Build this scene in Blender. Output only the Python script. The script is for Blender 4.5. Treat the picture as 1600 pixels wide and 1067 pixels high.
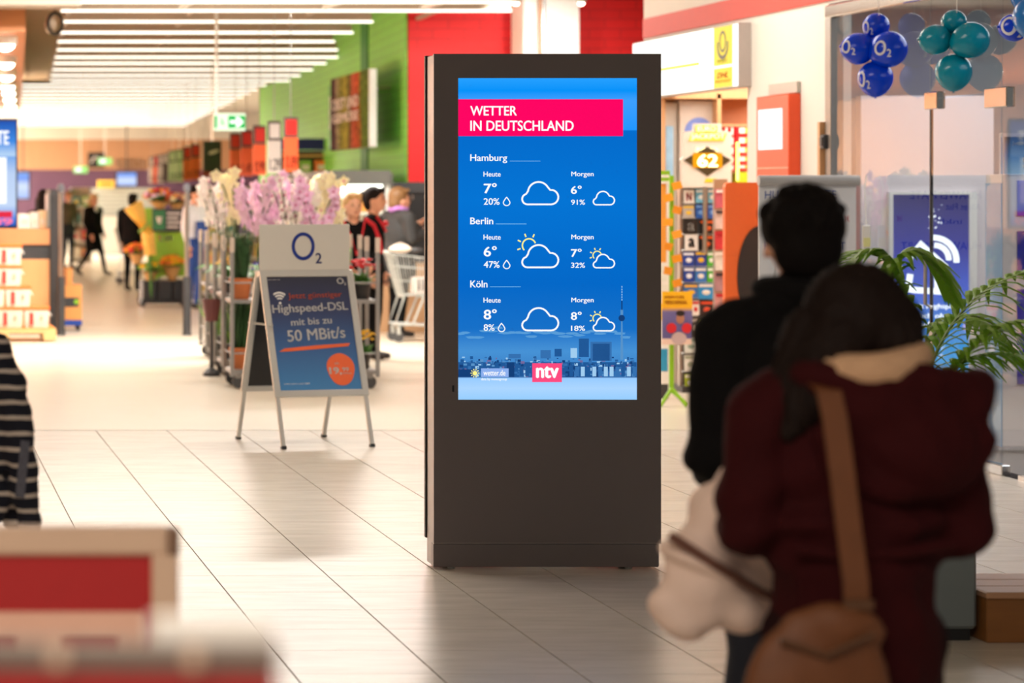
import bpy, math, random
import numpy as np
from mathutils import Vector, Matrix, Euler

for o in list(bpy.data.objects):
    bpy.data.objects.remove(o, do_unlink=True)
SC = bpy.context.scene
COL = SC.collection
random.seed(7)
PI = math.pi
F = 4400.0      # focal length in pixels of the 1600 px wide frame
H = 1.69        # camera height
VX, VY = -155.0, 297.0   # principal point of the (shifted) lens

# ------------------------------------------------------------------ camera
cam = bpy.data.cameras.new('camera')
camo = bpy.data.objects.new('camera', cam)
COL.objects.link(camo)
camo.location = (0, 0, H)
camo.rotation_euler = (PI / 2, 0, 0)
cam.sensor_width = 36.0
cam.lens = F / 1600 * 36
cam.shift_x = (800 - VX) / 1600
cam.shift_y = -(533.5 - VY) / 1600
cam.clip_start = 0.1
cam.clip_end = 300
cam.dof.use_dof = True
cam.dof.focus_distance = 13.2
cam.dof.aperture_fstop = 2.9
SC.camera = camo

# ------------------------------------------------------------------ world, lights, exposure
w = bpy.data.worlds.new('world')
SC.world = w
w.use_nodes = True
bg = w.node_tree.nodes['Background']
bg.inputs[0].default_value = (1.0, 0.93, 0.86, 1)
bg.inputs[1].default_value = 0.20

def area(name, loc, size, energy, col, rot=(0, 0, 0)):
    l = bpy.data.lights.new(name, 'AREA')
    l.shape = 'RECTANGLE'
    l.size, l.size_y = size
    l.energy = energy
    l.color = col
    o = bpy.data.objects.new(name, l)
    COL.objects.link(o)
    o.location = loc
    o.rotation_euler = rot
    return o

WARM = (1.0, 0.90, 0.78)
NEUT = (1.0, 0.94, 0.86)
COOL = (0.93, 0.95, 1.0)
area('mall_unseen_light', (1.5, 15.0, 4.4), (5, 1.0), 190, WARM)
area('mall_unseen_light', (-1.0, 1.0, 4.4), (4, 1.0), 260, WARM)  # fill light added near the camera to brighten the sale signs
area('mall_unseen_light', (4.5, 20.5, 4.3), (3.0, 1.2), 125, NEUT)
area('market_added_light', (2.6, 24.5, 4.15), (5, .8), 70, NEUT)  # unseen area light added over the market front
area('market_added_light', (3.3, 29.6, 4.15), (5, .5), 820, NEUT)  # strong light added above the frame, since the tubes alone give too little
area('market_side_fill', (-9, 41.0, 3.4), (6, 10), 5400, NEUT)  # large unseen fills added left of the view to brighten the deep market
area('market_side_fill', (-3.0, 72.0, 4.1), (6, 10), 7200, NEUT)
area('market_side_fill', (-3.0, 87.0, 4.1), (6, 6), 4600, NEUT)
area('market_added_light', (0.2, 29.5, 3.6), (1.6, 3), 25, WARM)  # warm light added to brighten the counter on the left
area('phone_shop_lamp', (8.2, 19.2, 3.15), (2.4, 2.0), 60, COOL)
area('phone_shop_lamp', (8.2, 15.6, 3.15), (2.4, 2.0), 50, COOL)
area('kiosk_shop_lamp', (7.6, 23.4, 2.9), (1.8, 2.2), 85, NEUT)

SC.view_settings.view_transform = 'Standard'
SC.view_settings.look = 'None'
SC.view_settings.gamma = 1
SC.view_settings.use_curve_mapping = False
SC.view_settings.exposure = 0.0

# ------------------------------------------------------------------ helpers
def U(px, py, Z):
    """point at depth Z seen at photo pixel (px,py)"""
    return Vector(((px - VX) * Z / F, Z, H - (py - VY) * Z / F))

def lin(c):
    if isinstance(c, str):
        c = tuple(int(c[i:i + 2], 16) for i in (0, 2, 4))
    r = []
    for v in c[:3]:
        v = v / 255.0
        r.append(v / 12.92 if v <= 0.04045 else ((v + 0.055) / 1.055) ** 2.4)
    return (r[0], r[1], r[2], 1.0)

MATS = {}
def mat(name, col=None, rough=0.55, metal=0.0, emit=0.0, noise=0.06, nscale=18.0, bump=0.0, bscale=120.0, spec=0.5, alpha=1.0, stretch=(1, 1, 1), trans=0.0, coat=0.0):
    if name in MATS:
        return MATS[name]
    m = bpy.data.materials.new(name)
    m.use_nodes = True
    nt = m.node_tree
    b = nt.nodes['Principled BSDF']
    c = lin(col)
    b.inputs['Roughness'].default_value = rough
    b.inputs['Metallic'].default_value = metal
    b.inputs['Specular IOR Level'].default_value = spec
    if coat:
        b.inputs['Coat Weight'].default_value = coat
        b.inputs['Coat Roughness'].default_value = 0.05
    tc = nt.nodes.new('ShaderNodeTexCoord')
    if emit:
        b.inputs['Base Color'].default_value = (0, 0, 0, 1)
        b.inputs['Emission Color'].default_value = c
        b.inputs['Emission Strength'].default_value = emit
        b.inputs['Specular IOR Level'].default_value = 0.15
    elif noise:
        mp = nt.nodes.new('ShaderNodeMapping')
        mp.inputs['Scale'].default_value = stretch
        nz = nt.nodes.new('ShaderNodeTexNoise')
        nz.inputs['Scale'].default_value = nscale
        nz.inputs['Detail'].default_value = 3
        mx = nt.nodes.new('ShaderNodeMix')
        mx.data_type = 'RGBA'
        mx.inputs[6].default_value = tuple(v * (1 - noise) for v in c[:3]) + (1,)
        mx.inputs[7].default_value = tuple(min(1, v * (1 + noise)) for v in c[:3]) + (1,)
        nt.links.new(tc.outputs['Object'], mp.inputs[0])
        nt.links.new(mp.outputs[0], nz.inputs['Vector'])
        nt.links.new(nz.outputs[0], mx.inputs[0])
        nt.links.new(mx.outputs[2], b.inputs['Base Color'])
    else:
        b.inputs['Base Color'].default_value = c
    if bump:
        n2 = nt.nodes.new('ShaderNodeTexNoise')
        n2.inputs['Scale'].default_value = bscale
        bp = nt.nodes.new('ShaderNodeBump')
        bp.inputs['Strength'].default_value = bump
        bp.inputs['Distance'].default_value = 0.01
        nt.links.new(tc.outputs['Object'], n2.inputs['Vector'])
        nt.links.new(n2.outputs[0], bp.inputs['Height'])
        nt.links.new(bp.outputs[0], b.inputs['Normal'])
    if alpha < 1:
        b.inputs['Alpha'].default_value = alpha
    if trans:
        b.inputs['Transmission Weight'].default_value = trans
    MATS[name] = m
    return m

def ramp_mat(name, stops, axis=2, lo=0, hi=1, emit=0.0, rough=0.5, const=False):
    """printed or shown picture: colour bands along one object axis"""
    m = bpy.data.materials.new(name); m.use_nodes = True
    nt = m.node_tree; b = nt.nodes['Principled BSDF']
    tc = nt.nodes.new('ShaderNodeTexCoord'); sx = nt.nodes.new('ShaderNodeSeparateXYZ')
    mr = nt.nodes.new('ShaderNodeMapRange')
    mr.inputs[1].default_value = lo; mr.inputs[2].default_value = hi
    cr = nt.nodes.new('ShaderNodeValToRGB')
    if const: cr.color_ramp.interpolation = 'CONSTANT'
    el = cr.color_ramp.elements
    while len(el) < len(stops): el.new(0.5)
    for e, (p, c) in zip(el, sorted(stops, key=lambda s: s[0])):
        e.position = p; e.color = lin(c)
    nt.links.new(tc.outputs['Object'], sx.inputs[0]); nt.links.new(sx.outputs[axis], mr.inputs[0])
    nt.links.new(mr.outputs[0], cr.inputs[0])
    b.inputs['Roughness'].default_value = rough
    if emit:
        b.inputs['Base Color'].default_value = (0, 0, 0, 1)
        b.inputs['Specular IOR Level'].default_value = 0.1
        nt.links.new(cr.outputs[0], b.inputs['Emission Color']); b.inputs['Emission Strength'].default_value = emit
    else:
        nt.links.new(cr.outputs[0], b.inputs['Base Color'])
    return m

class MB:
    def __init__(s):
        s.v = []; s.f = []; s.m = []
    def add(s, vs, fs, mi=0):
        k = len(s.v)
        s.v += [tuple(v) for v in vs]
        s.f += [tuple(i + k for i in f) for f in fs]
        s.m += [mi] * len(fs)
        return s
    def box(s, c, size, rot=None, mi=0, bev=0.0):
        x, y, z = (d / 2 for d in size)
        if bev > 0:
            b = min(bev, x * .9, y * .9, z * .9)
            P = []
            for sx in (-1, 1):
                for sy in (-1, 1):
                    for sz in (-1, 1):
                        P += [Vector((sx * (x - b), sy * (y - b), sz * z)), Vector((sx * (x - b), sy * y, sz * (z - b))), Vector((sx * x, sy * (y - b), sz * (z - b)))]
            def ix(a, b_, c_, k): return ((a * 2 + b_) * 2 + c_) * 3 + k
            fs = []
            fs.append([ix(0,0,1,0), ix(1,0,1,0), ix(1,1,1,0), ix(0,1,1,0)]); fs.append([ix(0,1,0,0), ix(1,1,0,0), ix(1,0,0,0), ix(0,0,0,0)])
            fs.append([ix(0,0,0,1), ix(1,0,0,1), ix(1,0,1,1), ix(0,0,1,1)]); fs.append([ix(0,1,1,1), ix(1,1,1,1), ix(1,1,0,1), ix(0,1,0,1)])
            fs.append([ix(0,1,0,2), ix(0,0,0,2), ix(0,0,1,2), ix(0,1,1,2)]); fs.append([ix(1,0,0,2), ix(1,1,0,2), ix(1,1,1,2), ix(1,0,1,2)])
            for a in (0, 1):
                for c_ in (0, 1):
                    e = [ix(0,a,c_,0), ix(1,a,c_,0), ix(1,a,c_,1), ix(0,a,c_,1)]
                    fs.append(e if a == c_ else e[::-1])
                    e = [ix(a,0,c_,0), ix(a,1,c_,0), ix(a,1,c_,2), ix(a,0,c_,2)]
                    fs.append(e[::-1] if a == c_ else e)
                    e = [ix(a,c_,0,1), ix(a,c_,1,1), ix(a,c_,1,2), ix(a,c_,0,2)]
                    fs.append(e if a == c_ else e[::-1])
            for a in (0, 1):
                for b_ in (0, 1):
                    for c_ in (0, 1):
                        t = [ix(a,b_,c_,0), ix(a,b_,c_,1), ix(a,b_,c_,2)]
                        fs.append(t if (a + b_ + c_) % 2 == 0 else t[::-1])
        else:
            P = [Vector((sx * x, sy * y, sz * z)) for sx in (-1, 1) for sy in (-1, 1) for sz in (-1, 1)]
            fs = [(0,1,3,2), (4,6,7,5), (0,4,5,1), (2,3,7,6), (0,2,6,4), (1,5,7,3)]
        if rot is not None:
            R = Euler(rot).to_matrix() if not isinstance(rot, Matrix) else rot
            P = [R @ p for p in P]
        c = Vector(c)
        return s.add([p + c for p in P], fs, mi)
    def span(s, a, b, mi=0, bev=0.0):
        a, b = Vector(a), Vector(b)
        return s.box((a + b) / 2, [abs(d) for d in (b - a)], None, mi, bev)
    def tube(s, pts, r, n=8, mi=0, caps=True, flat=None):
        pts = [Vector(p) for p in pts]
        rs = r if isinstance(r, (list, tuple)) else [r] * len(pts)
        rings = []
        up = Vector((0, 0, 1))
        for i, p in enumerate(pts):
            d = (pts[min(i + 1, len(pts) - 1)] - pts[max(i - 1, 0)])
            d = d.normalized() if d.length > 1e-9 else up
            a = up if abs(d.z) < 0.95 else Vector((0, 1, 0))
            e1 = d.cross(a).normalized(); e2 = d.cross(e1).normalized()
            k1, k2 = flat if flat else (1, 1)
            rings.append([p + (e1 * math.cos(t) * k1 + e2 * math.sin(t) * k2) * rs[i] for t in [2 * PI * j / n for j in range(n)]])
        vs = [v for rg in rings for v in rg]
        fs = []
        for i in range(len(pts) - 1):
            for j in range(n):
                fs.append((i * n + j, i * n + (j + 1) % n, (i + 1) * n + (j + 1) % n, (i + 1) * n + j))
        if caps:
            fs.append(tuple(range(n - 1, -1, -1))); fs.append(tuple(range((len(pts) - 1) * n, len(pts) * n)))
        return s.add(vs, fs, mi)
    def cyl(s, p0, p1, r, n=14, mi=0, r1=None):
        return s.tube([p0, p1], [r, r if r1 is None else r1], n, mi)
    def lathe(s, prof, c=(0, 0, 0), n=16, mi=0):
        c = Vector(c); vs = []; fs = []
        for r, z in prof:
            for j in range(n):
                t = 2 * PI * j / n
                vs.append(c + Vector((r * math.cos(t), r * math.sin(t), z)))
        k = len(prof)
        for i in range(k - 1):
            for j in range(n):
                fs.append((i * n + j, i * n + (j + 1) % n, (i + 1) * n + (j + 1) % n, (i + 1) * n + j))
        fs.append(tuple(range(n - 1, -1, -1))); fs.append(tuple(range((k - 1) * n, k * n)))
        return s.add(vs, fs, mi)
    def ell(s, c, r, rot=None, nu=12, nv=8, mi=0):
        c = Vector(c); R = Euler(rot).to_matrix() if rot else Matrix.Identity(3)
        vs = [c + R @ Vector((0, 0, r[2]))]; fs = []
        for i in range(1, nv):
            ph = PI * i / nv
            for j in range(nu):
                t = 2 * PI * j / nu
                vs.append(c + R @ Vector((r[0] * math.sin(ph) * math.cos(t), r[1] * math.sin(ph) * math.sin(t), r[2] * math.cos(ph))))
        vs.append(c + R @ Vector((0, 0, -r[2])))
        for j in range(nu):
            fs.append((0, 1 + j, 1 + (j + 1) % nu))
            fs.append((len(vs) - 1, 1 + (nv - 2) * nu + (j + 1) % nu, 1 + (nv - 2) * nu + j))
        for i in range(nv - 2):
            for j in range(nu):
                a = 1 + i * nu
                fs.append((a + j, a + nu + j, a + nu + (j + 1) % nu, a + (j + 1) % nu))
        return s.add(vs, fs, mi)
    def prism(s, pts, y0, y1, mi=0):
        """outline (x,z) extruded from y0 to y1"""
        n = len(pts)
        vs = [(x, y0, z) for x, z in pts] + [(x, y1, z) for x, z in pts]
        fs = [tuple(range(n)), tuple(range(2 * n - 1, n - 1, -1))]
        for i in range(n):
            fs.append((i, i + n, (i + 1) % n + n, (i + 1) % n))
        return s.add(vs, fs, mi)
    def band(s, line, wd, y0, y1, mi=0, closed=False):
        """stroke of width wd along a 2D polyline in x,z, extruded in y"""
        P = [Vector(p) for p in line]; n = len(P); L = []; Rr = []
        for i in range(n):
            a = P[(i - 1) % n] if (closed or i > 0) else P[i]
            b = P[(i + 1) % n] if (closed or i < n - 1) else P[i]
            d = (b - a); d = d.normalized() if d.length > 1e-9 else Vector((1, 0))
            nn = Vector((-d.y, d.x)) * wd / 2
            L.append(P[i] + nn); Rr.append(P[i] - nn)
        k = n if closed else n - 1
        for i in range(k):
            j = (i + 1) % n
            q = [L[i], L[j], Rr[j], Rr[i]]
            vs = [(p.x, y0, p.y) for p in q] + [(p.x, y1, p.y) for p in q]
            s.add(vs, [(0, 1, 2, 3), (7, 6, 5, 4), (0, 4, 5, 1), (2, 6, 7, 3)], mi)
        return s
    def leaf(s, base, d, L, wd, droop=0.3, mi=0, n=3, up=Vector((0, 0, 1))):
        d = Vector(d).normalized(); side = d.cross(up)
        side = side.normalized() if side.length > 1e-4 else Vector((1, 0, 0))
        pts = []
        for i in range(n + 1):
            t = i / n
            p = Vector(base) + d * L * t - Vector((0, 0, 1)) * droop * L * t * t
            k = wd * (math.sin(PI * (0.12 + 0.88 * t)) * 0.95 + 0.03)
            pts.append((p + side * k / 2, p + Vector((0, 0, wd * .12)), p - side * k / 2))
        vs = [v for tr in pts for v in tr]; fs = []
        for i in range(n):
            a = i * 3
            fs += [(a, a + 1, a + 4, a + 3), (a + 1, a + 2, a + 5, a + 4)]
        return s.add(vs, fs, mi)
    def xf(s, M):
        s.v = [tuple(M @ Vector(v)) for v in s.v]; return s
    def mesh(s, name, mats, smooth=False):
        me = bpy.data.meshes.new(name)
        me.from_pydata(s.v, [], s.f)
        for m in (mats if isinstance(mats, (list, tuple)) else [mats]):
            me.materials.append(m)
        if len(set(s.m)) > 1:
            me.polygons.foreach_set('material_index', s.m)
        if smooth:
            me.polygons.foreach_set('use_smooth', [True] * len(s.f))
        me.update()
        return me
    def build(s, name, mats, parent=None, smooth=False, loc=None):
        o = bpy.data.objects.new(name, s.mesh(name, mats, smooth))
        COL.objects.link(o)
        if parent: o.parent = parent
        if loc is not None: o.location = loc
        return o

def tag(o, label=None, cat=None, group=None, kind=None):
    if label: o['label'] = label
    if cat: o['category'] = cat
    if group: o['group'] = group
    if kind: o['kind'] = kind
    return o

def thing(name, label, cat, loc=(0, 0, 0), rz=0, group=None):
    o = bpy.data.objects.new(name, None)
    COL.objects.link(o)
    o.location = loc
    o.rotation_euler = (0, 0, rz)
    o.empty_display_size = .1
    return tag(o, label, cat, group)

def struct(name, mb, mats, parent=None):
    o = mb.build(name, mats, parent)
    if parent is None: o['kind'] = 'structure'
    return o

def inst(me, name, parent=None, loc=(0, 0, 0), rot=(0, 0, 0), scale=None):
    o = bpy.data.objects.new(name, me); COL.objects.link(o)
    o.parent = parent; o.location = loc; o.rotation_euler = rot
    if scale: o.scale = scale
    return o

def dup(root, loc, rz=0, label=None, sc=None):
    r = root.copy(); COL.objects.link(r); r.location = loc; r.rotation_euler = (0, 0, rz)
    if label: r['label'] = label
    if sc: r.scale = (sc, sc, sc)
    for ch in list(root.children):
        c = ch.copy(); COL.objects.link(c); c.parent = r
        for g in list(ch.children):
            d = g.copy(); COL.objects.link(d); d.parent = c
    return r

ORD = ['first', 'second', 'third', 'fourth', 'fifth', 'sixth', 'seventh', 'eighth', 'ninth', 'tenth', 'eleventh', 'twelfth', 'thirteenth', 'fourteenth', 'fifteenth', 'sixteenth', 'seventeenth', 'eighteenth', 'nineteenth', 'twentieth', 'twenty-first', 'twenty-second', 'twenty-third', 'twenty-fourth', 'twenty-fifth', 'twenty-sixth', 'twenty-seventh', 'twenty-eighth', 'twenty-ninth', 'thirtieth']

_tc = {}
def text_geo(body, bold=0.0, shear=0.0):
    key = (body, bold, shear)
    if key not in _tc:
        cu = bpy.data.curves.new('t', 'FONT')
        cu.body = body; cu.size = 1; cu.resolution_u = 4; cu.offset = 0.0; cu.shear = shear
        ob = bpy.data.objects.new('t', cu); COL.objects.link(ob)
        dg = bpy.context.evaluated_depsgraph_get()
        me = bpy.data.meshes.new_from_object(ob.evaluated_get(dg))
        co = np.array([v.co[:2] for v in me.vertices]); fs = [tuple(p.vertices) for p in me.polygons]
        bpy.data.objects.remove(ob); bpy.data.meshes.remove(me); bpy.data.curves.remove(cu)
        if bold > 0:
            n0 = len(co); b_ = bold * .75; c0 = co; f0 = fs
            for ox_, oy_ in ((b_, 0), (-b_, 0), (0, b_ * .6), (0, -b_ * .6)):
                k0 = len(co); co = np.vstack([co, c0 + np.array([ox_, oy_])]); fs = fs + [tuple(i + k0 for i in f) for f in f0]
        mn = co.min(0); mx = co.max(0)
        _tc[key] = ((co - mn) / (mx - mn), fs)
    return _tc[key]

def text(body, box, y, m, parent, bold=0.02, name='lettering', slant=0.0, shear=0.0, thick=0.0):
    """letters filling box (x0,z0,x1,z1) on the plane y, facing -Y; slant raises the right end"""
    co, fs = text_geo(body, bold, shear)
    x0, z0, x1, z1 = box
    vs = [(x0 + u * (x1 - x0), y, z0 + v * (z1 - z0) + slant * u) for u, v in co]
    mb = MB().add(vs, fs)
    return mb.build(name, m, parent)

# fused figures: overlapping primitives grown together into one continuous skin
def cap_mesh(mb, p0, r0, p1, r1, n=12):
    p0, p1 = Vector(p0), Vector(p1)
    d = (p1 - p0); L = d.length
    u = d / L if L > 1e-6 else Vector((0, 0, 1))
    pts = []; rs = []
    for k in range(0, 5):
        t = PI / 2 * k / 4
        pts.append(p0 - u * r0 * math.cos(t)); rs.append(max(r0 * math.sin(t), 1e-4))
    for k in range(0, 5):
        t = PI / 2 * k / 4
        pts.append(p1 + u * r1 * math.sin(t)); rs.append(max(r1 * math.cos(t), 1e-4))
    a = Vector((0, 0, 1)) if abs(u.z) < .95 else Vector((0, 1, 0))
    e1 = u.cross(a).normalized(); e2 = u.cross(e1).normalized()
    vs = []; fs = []
    for p, r in zip(pts, rs):
        for j in range(n):
            t = 2 * PI * j / n
            vs.append(p + (e1 * math.cos(t) + e2 * math.sin(t)) * r)
    for i in range(len(pts) - 1):
        for j in range(n):
            fs.append((i * n + j, i * n + (j + 1) % n, (i + 1) * n + (j + 1) % n, (i + 1) * n + j))
    fs.append(tuple(range(n - 1, -1, -1))); fs.append(tuple(range((len(pts) - 1) * n, len(pts) * n)))
    mb.add(vs, fs)

def blob(name, prims, mats, parent, voxel=0.014, smooth=5, extra=None, fold=0.0, strand=0.0):
    """prims: ('c',p0,r0,p1,r1,mat) tapered limb | ('e',centre,radii,rot,mat) ellipsoid"""
    mb = MB()
    for p in prims:
        if p[0] == 'c': cap_mesh(mb, p[1], p[2], p[3], p[4])
        else: mb.ell(p[1], p[2], p[3], 16, 12)
    o = mb.build(name, mats, None)
    r = o.modifiers.new('r', 'REMESH'); r.mode = 'VOXEL'; r.voxel_size = voxel
    s = o.modifiers.new('s', 'SMOOTH'); s.factor = 0.5; s.iterations = smooth
    dg = bpy.context.evaluated_depsgraph_get()
    me = bpy.data.meshes.new_from_object(o.evaluated_get(dg))
    old = o.data
    o.modifiers.clear()
    me.name = name
    if fold or strand:
        nv = len(me.vertices); V = np.zeros(nv * 3); me.vertices.foreach_get('co', V); V = V.reshape(-1, 3)
        N = np.zeros(nv * 3); me.vertices.foreach_get('normal', N); N = N.reshape(-1, 3)
        x, y, z = V[:, 0], V[:, 1], V[:, 2]
        d = np.zeros(nv)
        if fold:
            d += fold * (np.sin(38 * z + 14 * x + 3 * np.sin(17 * x + 9 * y)) * .6 + np.sin(26 * x - 31 * z + 4 * np.sin(11 * z + 5)) * .5 + np.sin(60 * z + 22 * np.abs(x) + 1.7) * .3)
        if strand:
            th = np.arctan2(y - y.mean(), x - x.mean())
            d += strand * (np.sin(34 * th + 9 * z + 2 * np.sin(21 * z)) * .6 + np.sin(71 * th - 14 * z) * .4)
        V = V + N * d[:, None]
        me.vertices.foreach_set('co', V.ravel()); me.update()
    n = len(me.polygons)
    C = np.zeros(n * 3); me.polygons.foreach_get('center', C); C = C.reshape(-1, 3)
    best = np.full(n, 1e9); mi = np.zeros(n, int)
    for p in prims:
        if p[0] == 'c':
            a, b = np.array(p[1], float), np.array(p[3], float); ab = b - a
            t = np.clip(((C - a) @ ab) / max(ab @ ab, 1e-9), 0, 1)
            d = np.linalg.norm(C - (a + t[:, None] * ab), axis=1) - (p[2] + t * (p[4] - p[2]))
        else:
            R = np.array(Euler(p[3]).to_matrix()) if p[3] else np.eye(3)
            q = (C - np.array(p[1], float)) @ R / np.array(p[2], float)
            k = np.linalg.norm(q, axis=1)
            d = (k - 1) * min(p[2])
        sel = d < best
        best[sel] = d[sel]; mi[sel] = p[-1]
    me.materials.clear()
    for m in mats: me.materials.append(m)
    me.polygons.foreach_set('material_index', mi.astype(int).tolist())
    me.polygons.foreach_set('use_smooth', [True] * n)
    if extra is not None and extra.v:
        import bmesh
        bm = bmesh.new(); bm.from_mesh(me)
        vv = [bm.verts.new(v) for v in extra.v]
        for f, k in zip(extra.f, extra.m):
            try:
                fc = bm.faces.new([vv[i] for i in f]); fc.material_index = k; fc.smooth = True
            except ValueError: pass
        bm.to_mesh(me); bm.free()
    o.data = me
    bpy.data.meshes.remove(old)
    if parent: o.parent = parent
    return o

def hand(mb, wrist, d, side, mi, curl=0.35, s=1.0):
    """palm and five bent fingers; d points along the hand, side towards the thumb"""
    w_ = Vector(wrist); d = Vector(d).normalized(); t = Vector(side); t = (t - d * t.dot(d)).normalized(); nrm = d.cross(t).normalized()
    palm = w_ + d * .045 * s
    R = Matrix((t, nrm, d)).transposed()
    mb.ell(palm, (.038 * s, .016 * s, .055 * s), R.to_euler(), 10, 6, mi)
    for k, (off, L) in enumerate(((.027, .07), (.009, .08), (-.009, .075), (-.026, .058))):
        b = w_ + d * .09 * s + t * off * s
        m_ = b + d * L * .5 * s + nrm * curl * .012 * s
        e = m_ + (d * (1 - curl) + nrm * curl).normalized() * L * .5 * s
        mb.tube([b - d * .02 * s, m_, e], [.009 * s, .0085 * s, .006 * s], 6, mi)
    b = w_ + d * .03 * s + t * .03 * s
    m_ = b + (d * .6 + t * .7).normalized() * .035 * s
    mb.tube([b, m_, m_ + d * .03 * s], [.011 * s, .0095 * s, .007 * s], 6, mi)
# ------------------------------------------------------------------ materials of the setting
def tile_mat():
    m = bpy.data.materials.new('stone_tile'); m.use_nodes = True
    nt = m.node_tree; b = nt.nodes['Principled BSDF']
    ge = nt.nodes.new('ShaderNodeNewGeometry'); oi = nt.nodes.new('ShaderNodeObjectInfo')
    mp = nt.nodes.new('ShaderNodeMapping'); mp.inputs['Scale'].default_value = (1.2, 4, 1)
    n1 = nt.nodes.new('ShaderNodeTexNoise'); n1.inputs['Scale'].default_value = 3.0; n1.inputs['Detail'].default_value = 6
    n2 = nt.nodes.new('ShaderNodeTexNoise'); n2.inputs['Scale'].default_value = 0.8; n2.inputs['Detail'].default_value = 4
    cr = nt.nodes.new('ShaderNodeValToRGB')
    cr.color_ramp.elements[0].position = .30; cr.color_ramp.elements[0].color = lin((211, 202, 189))
    cr.color_ramp.elements[1].position = .72; cr.color_ramp.elements[1].color = lin((225, 217, 205))
    ad = nt.nodes.new('ShaderNodeMath'); ad.operation = 'MULTIPLY_ADD'; ad.inputs[1].default_value = .16; 
    vm = nt.nodes.new('ShaderNodeVectorMath'); vm.operation = 'ADD'
    L = nt.links.new
    L(ge.outputs['Position'], vm.inputs[0]); L(oi.outputs['Random'], vm.inputs[1])
    L(vm.outputs[0], mp.inputs[0]); L(mp.outputs[0], n1.inputs['Vector']); L(ge.outputs['Position'], n2.inputs['Vector'])
    L(oi.outputs['Random'], ad.inputs[0]); L(n1.outputs[0], ad.inputs[2])
    sb = nt.nodes.new('ShaderNodeMath'); sb.operation = 'SUBTRACT'; sb.inputs[1].default_value = .08
    L(ad.outputs[0], sb.inputs[0]); L(sb.outputs[0], cr.inputs[0])
    L(cr.outputs[0], b.inputs['Base Color'])
    mr = nt.nodes.new('ShaderNodeMapRange'); mr.inputs[3].default_value = .24; mr.inputs[4].default_value = .30
    b.inputs['Roughness'].default_value = .27
    bp = nt.nodes.new('ShaderNodeBump'); bp.inputs['Strength'].default_value = .02; bp.inputs['Distance'].default_value = .0008
    return m

def brick_mat(name, col, axis='X'):
    m = bpy.data.materials.new(name); m.use_nodes = True
    nt = m.node_tree; b = nt.nodes['Principled BSDF']; L = nt.links.new
    ge = nt.nodes.new('ShaderNodeNewGeometry'); sx = nt.nodes.new('ShaderNodeSeparateXYZ'); cx = nt.nodes.new('ShaderNodeCombineXYZ')
    br = nt.nodes.new('ShaderNodeTexBrick'); br.inputs['Scale'].default_value = 1.0
    br.inputs['Brick Width'].default_value = .40; br.inputs['Row Height'].default_value = .125; br.inputs['Mortar Size'].default_value = .008
    c = lin(col)
    br.inputs['Color1'].default_value = c; br.inputs['Color2'].default_value = tuple(v * .95 for v in c[:3]) + (1,)
    br.inputs['Mortar'].default_value = tuple(v * .72 for v in c[:3]) + (1,)
    L(ge.outputs['Position'], sx.inputs[0]); L(sx.outputs[0 if axis == 'X' else 1], cx.inputs[0]); L(sx.outputs[2], cx.inputs[1])
    L(cx.outputs[0], br.inputs['Vector']); L(br.outputs[0], b.inputs['Base Color'])
    bp = nt.nodes.new('ShaderNodeBump'); bp.inputs['Strength'].default_value = .6; bp.inputs['Distance'].default_value = .01; bp.invert = True
    L(br.outputs[1], bp.inputs['Height']); L(bp.outputs[0], b.inputs['Normal'])
    b.inputs['Roughness'].default_value = .6
    return m

def glass_mat(name, tint=(1, 1, 1), gain=2.0):
    m = bpy.data.materials.new(name); m.use_nodes = True
    nt = m.node_tree; nt.nodes.clear(); L = nt.links.new
    out = nt.nodes.new('ShaderNodeOutputMaterial'); mx = nt.nodes.new('ShaderNodeMixShader')
    tr = nt.nodes.new('ShaderNodeBsdfTransparent'); tr.inputs[0].default_value = tint + (1,)
    gl = nt.nodes.new('ShaderNodeBsdfGlossy'); gl.inputs['Roughness'].default_value = 0.0
    fr = nt.nodes.new('ShaderNodeFresnel'); fr.inputs[0].default_value = 1.5
    mu = nt.nodes.new('ShaderNodeMath'); mu.operation = 'MULTIPLY'; mu.inputs[1].default_value = gain; mu.use_clamp = True
    ge = nt.nodes.new('ShaderNodeNewGeometry'); iv = nt.nodes.new('ShaderNodeMath'); iv.operation = 'SUBTRACT'; iv.inputs[0].default_value = 1.0
    m2 = nt.nodes.new('ShaderNodeMath'); m2.operation = 'MULTIPLY'
    L(ge.outputs['Backfacing'], iv.inputs[1]); L(iv.outputs[0], m2.inputs[0]); L(mu.outputs[0], m2.inputs[1])
    L(fr.outputs[0], mu.inputs[0]); L(m2.outputs[0], mx.inputs[0]); L(tr.outputs[0], mx.inputs[1]); L(gl.outputs[0], mx.inputs[2]); L(mx.outputs[0], out.inputs[0])
    return m

M_TILE = tile_mat()
M_GROUT = mat('grout', (88, 78, 68), .9)
M_VINYL = mat('cream_vinyl', (224, 213, 194), .28, noise=.04, nscale=2.0)
M_CARPET = mat('grey_carpet', (112, 108, 112), .95, noise=.18, nscale=60)
M_WALL = mat('white_plaster', (232, 226, 216), .7, noise=.02, nscale=3)
M_RED = brick_mat('red_painted_block', (238, 20, 24), 'X')
M_GREEN = brick_mat('green_painted_block', (128, 212, 78), 'Y')
M_DKGREEN = mat('dark_green_paint', (20, 130, 20), .6)
M_STRIPE = mat('red_stripe_paint', (214, 66, 50), .6)
M_CEIL = mat('tan_ceiling', (172, 146, 116), .8, noise=.04, nscale=2)
M_CEILW = mat('white_ceiling', (222, 214, 202), .8)
M_WOOD = mat('orange_brown_wood', (190, 120, 70), .5, noise=.18, nscale=3, stretch=(1, 1, 14))
M_WOODP = mat('pale_wood', (214, 160, 110), .5, noise=.12, nscale=3, stretch=(12, 12, 1))
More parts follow.
